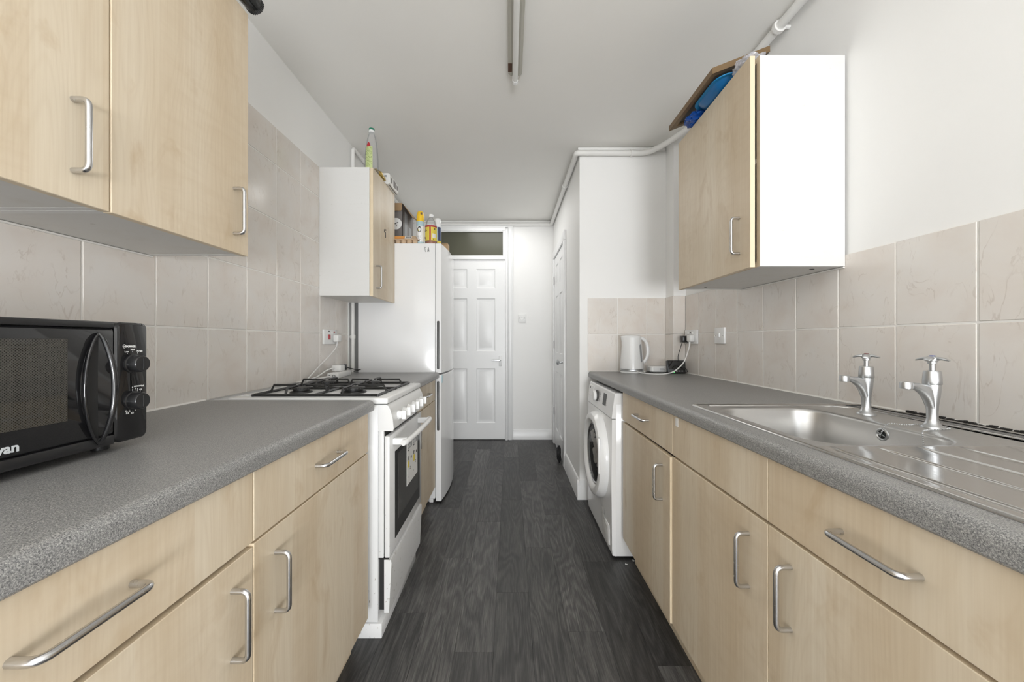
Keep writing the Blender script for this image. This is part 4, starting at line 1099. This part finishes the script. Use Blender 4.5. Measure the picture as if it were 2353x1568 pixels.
MB().tube(curve([(-1.03, 2.42, ZT + .05), (-1.0, 2.50, ZT + .03), (-1.00, 2.56, ZT + .028), (-1.03, 2.62, ZT + .02), (-1.075, 2.634, ZT + .008)], 8), .003, 8).build('flex', BLACKP, bk)

# ------------------------------------------------------------------ things on the far wall cupboard
Z3 = 2.144
bt = thing('water_bottle', (-.842, 2.33, Z3), 'clear plastic bottle with a green label standing on the cupboard', 'bottle')
MB().lathe([(.036, 0), (.0395, .006), (.0400, .05), (.0385, .11), (.0345, .155), (.0285, .195), (.0215, .228), (.0165, .242), (.0165, .250), (.0138, .252), (.0138, .262)], (-.842, 2.33, Z3), 'z', 32).build('bottle_body', CLEARP, bt, smooth=50)
MB().lathe([(.0168, .250), (.0172, .251), (.0172, .263), (.0165, .264)], (-.842, 2.33, Z3), 'z', 24).build('neck_band', WHITEG, bt)
MB().lathe([(.0168, .263), (.0168, .274), (.015, .276), (0, .276)], (-.842, 2.33, Z3), 'z', 24).build('cap', GREENP, bt)
def wrap(name, cx, cy, r, a0, a1, z0, z1, m, parent, rim=None):
    b = MB(); rows = []; rt = r if not isinstance(r, tuple) else None
    for z, k in ((z0, 0), (z1, 1)):
        rr_ = rt if rt is not None else r[k]
        rows.append([(cx + math.cos(a0 + (a1 - a0) * q / 12) * rr_, cy + math.sin(a0 + (a1 - a0) * q / 12) * rr_, z + (rim(q / 12) if rim and k else 0)) for q in range(13)])
    return b.rings(rows, False, False, closed=False).build(name, m, parent, smooth=60)
LIME = base_mat('lime_label', (.50, .58, .27), .5)
wrap('label', -.842, 2.33, (.0405, .0396), -2.25, -1.1, Z3 + .018, Z3 + .100, LIME, bt)
wrap('label', -.842, 2.33, (.0396, .0352), -2.25, -1.1, Z3 + .100, Z3 + .152, LIME, bt)
wrap('label_crest', -.842, 2.33, (.0353, .0350), -2.15, -1.4, Z3 + .152, Z3 + .153, REDP, bt, lambda q: .024 * math.sin(PI * q) ** .6)
b = MB()
for k in range(15):
    for q in range(5):
        a = -2.12 + q * .2 + .05 * (k % 3); z = .035 + k * .0075; r = .0408 if z < .1 else .0408 - (z - .1) * .09
        if (k * 7 + q * 3) % 4: b.box((-.842 + r * math.cos(a) - .002, 2.33 + r * math.sin(a) - .0008, Z3 + z), (-.842 + r * math.cos(a) + .002, 2.33 + r * math.sin(a) + .0002, Z3 + z + .0022))
b.build('label_print', base_mat('olive_print', (.17, .22, .07), .5), bt)
def crumple(name, c, s, m, label, cat, seed=0, sub=4, amt=.55, parent=None, freq=1.7):
    t = bmesh.new(); bmesh.ops.create_icosphere(t, subdivisions=sub, radius=1); zmin = 9
    for v in t.verts:
        p = v.co + Vector((seed * 3.1, seed * 1.7, seed))
        q = 1 + amt * (noise.noise(p * freq) + .5 * abs(noise.noise(p * freq * 2.3)) + .3 * abs(noise.noise(p * freq * 5)))
        v.co = Vector((v.co.x * s[0] * q, v.co.y * s[1] * q, v.co.z * s[2] * q)); zmin = min(zmin, v.co.z)
    for v in t.verts: v.co += Vector(c) - Vector((0, 0, zmin))
    o = MB()._merge(t).build(name, m, parent, smooth=22)
    return tag(o, label, cat) if parent is None else o
crumple('foil_wrapper', (-.818, 2.415, Z3 + .0005), (.020, .062, .017), GOLD, 'crumpled gold wrapper beside the white carton', 'wrapper', 3)
cb = thing('drink_carton', (-.812, 2.56, Z3), 'white printed carton lying on its side on the cupboard top', 'carton')
cy0, cy1 = 2.475, 2.66
b = MB(); poly = rrect(-.806, Z3 + .0345, .030, .034, .012, 2)
b.prism(poly, cy0, cy1, 'y'); b.build('carton_body', PAPER, cb)
b = MB()
for (y0, z0, y1, z1, m) in ((2.50, .016, 2.525, .05, 0), (2.55, .012, 2.60, .056, 0), (2.62, .02, 2.65, .05, 0)): b.box((-.7765, y0, Z3 + z0), (-.7755, y1, Z3 + z1))
b.build('side_print', CARDG, cb)
b = MB().box((-.812, cy0 - .0008, Z3 + .044), (-.797, cy0 + .0004, Z3 + .058)); b.build('end_stamp', MGREY, cb)
MB().box((-.79, cy0 + .02, Z3 + .0), (-.785, cy1, Z3 + .006)).build('seam_print', CARDG, cb)

# ------------------------------------------------------------------ things on the fridge
ZF = FT + .0005
bx = thing('cardboard_box', (-.80, 2.93, ZF), 'open grey cardboard box with brown flaps on the fridge', 'box')
X0, X1, Y0, Y1, BH = -.99, -.800, 2.86, 3.16, .345
b = MB(); tk = .003
for (a, c) in (((X0, Y0, ZF), (X1, Y0 + tk, ZF + BH)), ((X0, Y1 - tk, ZF), (X1, Y1, ZF + BH)), ((X0, Y0, ZF), (X0 + tk, Y1, ZF + BH)), ((X1 - tk, Y0, ZF), (X1, Y1, ZF + BH)), ((X0, Y0, ZF), (X1, Y1, ZF + tk))): b.box(a, c)
b.build('box_walls', CARDG, bx)
b = MB(); b.prism([(X0 + .01, ZF + BH), (X1 - .002, ZF + BH), (X1 - .002, ZF + BH - .045), (X1 - .012, ZF + BH - .057), (X0 + .01, ZF + BH - .057)], Y0 - .014, Y0 - .011, 'y'); b.build('front_flap', CARD, bx)
b = MB().rings([[(X1, Y0 + .01, ZF + BH), (X1 + .045, Y0 + .02, ZF + BH + .005), (X1 + .095, Y0 + .07, ZF + BH - .115), (X1 + .085, Y0 + .05, ZF + BH - .13), (X1 + .055, Y0 + .02, ZF + BH - .09)], [(X1, Y0 + .013, ZF + BH), (X1 + .045, Y0 + .023, ZF + BH + .005), (X1 + .095, Y0 + .073, ZF + BH - .115), (X1 + .085, Y0 + .053, ZF + BH - .13), (X1 + .055, Y0 + .023, ZF + BH - .09)]])
b = MB().rings([[(X1 + .0, Y0 + .004, ZF + BH), (X1 + .002, Y1 - .01, ZF + BH), (X1 + .075, Y1 - .03, ZF + BH - .07), (X1 + .070, Y0 + .02, ZF + BH - .095)], [(X1 + .0, Y0 + .004, ZF + BH - .003), (X1 + .002, Y1 - .01, ZF + BH - .003), (X1 + .072, Y1 - .03, ZF + BH - .073), (X1 + .067, Y0 + .02, ZF + BH - .098)]])
b.build('side_flap', CARD, bx)
MB().lathe([(.043, 0), (.043, .0012), (0, .0012)], (-.851, Y0 - .0003, ZF + .195), 'y', 32, -1).build('round_badge', WHITEP, bx)
MB().tube(curve([(-.868, Y0 - .0018, ZF + .188), (-.855, Y0 - .0018, ZF + .197), (-.835, Y0 - .0018, ZF + .205)], 6), .003, 6).tube([(-.852, Y0 - .0018, ZF + .195), (-.846, Y0 - .0018, ZF + .175)], .0025, 6).build('badge_print', DGREY, bx)
b = MB(); b.box((X1 - .0004, Y0 + .05, ZF + .05), (X1 + .0008, Y0 + .12, ZF + .30)).box((X1 - .0004, Y0 + .16, ZF + .02), (X1 + .0008, Y0 + .24, ZF + .22)); b.build('side_print', MGREY, bx)
ec = thing('egg_box', (-.76, 2.74, ZF), 'pulp egg box with an orange label on the fridge', 'egg box')
b = MB()
for i in range(6):
    for j in range(2):
        x = -.875 + i * .0405; y = 2.715 + j * .045
        b.lathe([(.011, 0), (.016, .004), (.0195, .018), (.0205, .030), (.017, .031)], (x, y, ZF), 'z', 14)
b.build('egg_cups', EGGC, ec, smooth=60)
rg = []
for z, d in ((ZF + .029, -.004), (ZF + .034, -.004), (ZF + .036, 0), (ZF + .056, .012), (ZF + .062, .018)):
    rg.append([(x, y, z) for x, y in rrect(-.774, 2.7375, .124 - d, .047 - d, .014, 4)])
MB().rings(rg).build('lid', EGGC, ec, smooth=50)
lrot = Matrix.Rotation(-.5, 3, 'X')
MB().box((-.86, 2.6935, ZF + .037), (-.742, 2.6955, ZF + .058), 0, rot=lrot).build('label', ORANGE, ec); MB().box((-.740, 2.6930, ZF + .037), (-.692, 2.6950, ZF + .058), 0, rot=lrot).build('barcode_label', PAPER, ec)
b = MB()
for k in range(9): b.box((-.732 + k * .004, 2.6922, ZF + .041), (-.7305 + k * .004 + (k % 2) * .0012, 2.6942, ZF + .055), 0, rot=lrot)
b.build('barcode', INKB, ec)
sc_ = thing('polish_can', (-.640, 2.735, ZF), 'white spray can with a yellow cap on the fridge', 'spray can')
MB().lathe([(.025, 0), (.0272, .003), (.0272, .165), (.024, .18), (.020, .186), (0, .186)], (-.640, 2.735, ZF), 'z', 28).build('can_body', WHITEG, sc_, smooth=40)
MB().lathe([(.0276, .168), (.0276, .185), (.0262, .215), (.021, .236), (.0175, .240), (0, .240)], (-.640, 2.735, ZF), 'z', 28).build('cap', CAPY, sc_, smooth=40)
MB().box((-.634, 2.7085, ZF + .214), (-.622, 2.716, ZF + .229), .002).build('nozzle', BROWNW, sc_)
wrap('base_band', -.640, 2.735, .0275, -PI, 0, ZF + .002, ZF + .022, PALEB, sc_)
wrap('shoulder_band', -.640, 2.735, .0275, -PI, 0, ZF + .135, ZF + .167, PALEB, sc_)
b = MB().tube([(-.640 + .012 * math.cos(a * PI / 8) - .002, 2.7072 - .0008 * math.sin(a * PI / 8), ZF + .108 + .016 * math.sin(a * PI / 8)) for a in range(16)], .0022, 6, loop=True)
b.box((-.648, 2.7068, ZF + .122), (-.634, 2.7085, ZF + .132), .002)
for k in range(4): b.box((-.657 + .002 * k, 2.7105, ZF + .062 - k * .006), (-.630, 2.7068 + .0012, ZF + .0635 - k * .006))
b.build('printed_emblem', DGREY, sc_); MB().box((-.652, 2.7070, ZF + .098), (-.642, 2.7090, ZF + .108), .001).build('yellow_print', YEL, sc_)
lettering('lettering', 'k7', .020, (-.652, 2.7068, ZF + .024), '-y', INKB, sc_, .0004)
vb = thing('vinegar_bottle', (-.566, 2.745, ZF), 'bottle of amber liquid with a yellow and red label', 'bottle')
vp = [(.036, 0), (.0405, .005), (.0415, .02), (.0415, .130), (.040, .145), (.030, .178), (.017, .196), (.0148, .202), (.0148, .210)]
MB().lathe(vp, (-.566, 2.745, ZF), 'z', 32).build('bottle_body', CLEARP, vb, smooth=50)
MB().lathe([(.034, .002), (.0395, .006), (.040, .02), (.040, .105), (0, .106)], (-.566, 2.745, ZF), 'z', 28).build('liquid', AMBER, vb, smooth=40)
MB().lathe([(.0158, .204), (.0160, .205), (.0160, .222), (.0145, .2245), (0, .225)], (-.566, 2.745, ZF), 'z', 24).build('cap', WHITEG, vb, smooth=35)
lab = wrap('label', -.566, 2.745, .0421, -PI + .05, -.05, ZF + .030, ZF + .126, YEL, vb)
wrap('label_red_band', -.566, 2.745, .0424, -PI + .05, -.05, ZF + .126, ZF + .138, REDP, vb)
wrap('label_red_stripe', -.566, 2.745, .0425, -1.66, -1.40, ZF + .030, ZF + .136, REDP, vb)
wrap('label_white_patch', -.566, 2.745, .0425, -1.15, -.55, ZF + .050, ZF + .080, PAPER, vb)
b = MB()
for (a, z, s) in ((-2.5, .10, .004), (-2.2, .10, .003), (-2.4, .112, .003), (-2.45, .05, .006), (-.8, .112, .006), (-2.3, .04, .003), (-1.0, .040, .003)):
    x, y = -.566 + .0425 * math.cos(a), 2.745 + .0425 * math.sin(a); b.box((x - s, y - .0012, ZF + z - s), (x + s, y + .0005, ZF + z + s), .0004, 1)
b.build('label_print', BROWNW, vb)
dc = thing('deodorant_can', (-.538, 2.84, ZF), 'slim blue striped aerosol with a white cap behind the amber bottle', 'spray can')
MB().lathe([(.024, 0), (.0262, .003), (.0262, .160), (.023, .172), (0, .172)], (-.538, 2.84, ZF), 'z', 28).build('can_body', PALEB, dc, smooth=40)
MB().lathe([(.0264, .158), (.0264, .175), (.0235, .21), (.021, .222), (.012, .220), (0, .214)], (-.538, 2.84, ZF), 'z', 28).build('cap', WHITEG, dc, smooth=40)
wrap('navy_stripe', -.538, 2.84, .0265, -1.25, -.3, ZF + .055, ZF + .157, NAVY, dc); wrap('navy_stripe', -.538, 2.84, .0265, -2.4, -1.75, ZF + .002, ZF + .157, NAVY, dc); wrap('gold_band', -.538, 2.84, .0267, -2.6, -.1, ZF + .040, ZF + .056, YEL, dc)
tb = thing('small_carton', (-.525, 3.14, ZF), 'small brown card carton at the far end of the fridge top', 'box')
MB().box((-.575, 3.10, ZF), (-.506, 3.19, ZF + .112), .002).build('carton_body', base_mat('tan_card', (.46, .31, .17), .8), tb)
MB().box((-.575, 3.099, ZF + .1), (-.506, 3.1005, ZF + .1125)).build('tuck_flap', CARD, tb)

# dark bottle lying on the near wall cupboard
lbk = thing('dark_bottle', (-.80, 1.03, 2.144), 'dark glossy glass bottle lying on the wall cupboard', 'bottle')
oxb, ozb = -.801, 2.144 + .0375
MB().lathe([(.0, 1.208), (.024, 1.208), (.0265, 1.205), (.0262, 1.19), (.0285, 1.165), (.0365, 1.09), (.0372, 1.06), (.0372, 1.02), (.034, .995), (.015, .955), (.013, .905), (0, .905)], (oxb, 0, ozb), 'y', 32).build('bottle_body', base_mat('dark_glass', (.012, .013, .012), .07), lbk, smooth=50)
b = MB()
for k in range(28):
    a = 2 * PI * k / 28; b.box((oxb + math.cos(a) * .0262 - .001, 1.192, ozb + math.sin(a) * .0262 - .001), (oxb + math.cos(a) * .0262 + .001, 1.206, ozb + math.sin(a) * .0262 + .001))
b.build('ribbed_end', BLACKP, lbk)

# ------------------------------------------------------------------ things on the sink-side wall cupboard
ZR = 2.144
fb = thing('framed_board', (1.0, 1.72, ZR + .06), 'brown framed board lying face down and tilted on the wall cupboard', 'frame')
sl = .41; bx0, bx1, by0, by1 = .795, 1.022, 1.505, 1.917
def fbz(x): return 2.178 + (x - bx0) * sl * .95
def slab(x0, x1, y0, y1, z0, z1):
    b = MB(); rg = []
    for x in (x0, x1):
        rg.append([(x, y0, fbz(x) + z0), (x, y1, fbz(x) + z0), (x, y1, fbz(x) + z1), (x, y0, fbz(x) + z1)])
    return b.rings(rg)
slab(bx0 + .01, bx1 - .01, by0 + .01, by1 - .01, .010, .018).build('backing_board', DKBOARD, fb)
for (a, c, d, e) in ((bx0, bx0 + .026, by0, by1), (bx1 - .026, bx1, by0, by1), (bx0 + .026, bx1 - .026, by0, by0 + .026), (bx0 + .026, bx1 - .026, by1 - .026, by1)):
    slab(a, c, d, e, 0, .024).build('frame_rail', BROWNW, fb)
bs = thing('blue_basin', (.93, 1.68, ZR), 'shallow blue plastic tray under the framed board', 'tray')
def tray_ring(z, d): return [(x, y, z + (x - .84) * .12) for x, y in rrect(.950, 1.618, .125 - d, .112 - d, .055 - d * .4, 8)]
MB().rings([tray_ring(ZR + .002, .030), tray_ring(ZR + .018, .012), tray_ring(ZR + .030, .004), tray_ring(ZR + .030, .008), tray_ring(ZR + .018, .016), tray_ring(ZR + .005, .034)]).build('tray_body', BLUEP, bs, smooth=50)
MB().rings([tray_ring(ZR + .029, .004), tray_ring(ZR + .029, -.008), tray_ring(ZR + .034, -.008), tray_ring(ZR + .034, .004)], loop=True).build('rim', BLUER, bs, smooth=40)
crumple('blue_carrier_bag', (.885, 1.795, ZR + .0005), (.050, .058, .022), BLUEB, 'crumpled blue plastic bag beside the blue tray', 'bag', 8, 5, .35, None, 2.6)
crumple('clear_bag', (.900, 1.440, ZR + .0005), (.046, .050, .020), CLEARF, 'crumpled clear plastic bag on the wall cupboard edge', 'bag', 12, 5, .35, None, 2.4)
tag(MB().box((1.02, 1.50, ZR + .0005), (1.10, 1.60, ZR + .020), .002).build('wooden_offcut', BROWNW), 'brown wooden strip end on the wall cupboard behind the clear bag', 'wood')

# black crumpled shoe-like thing at the passage door
crumple('black_bundle', (.452, 3.55, .0005), (.018, .055, .075), BLACKM, 'small black crumpled bundle on the floor by the passage door', 'bundle', 5, 4, .35)

b = MB()
for k in range(9):
    x, y = .575 + random.random() * .09, 1.925 + random.random() * .045
    b.box((x - .006, y - .002, .0002), (x + .006, y + .002, .003), .0005, 1, rot=Matrix.Rotation(random.random() * 3, 3, 'Z'))
o = tag(b.build('litter', PAPER), 'pale scraps of litter on the floor at the foot of the washing machine', 'litter'); o['kind'] = 'stuff'

bpy.context.view_layer.update()
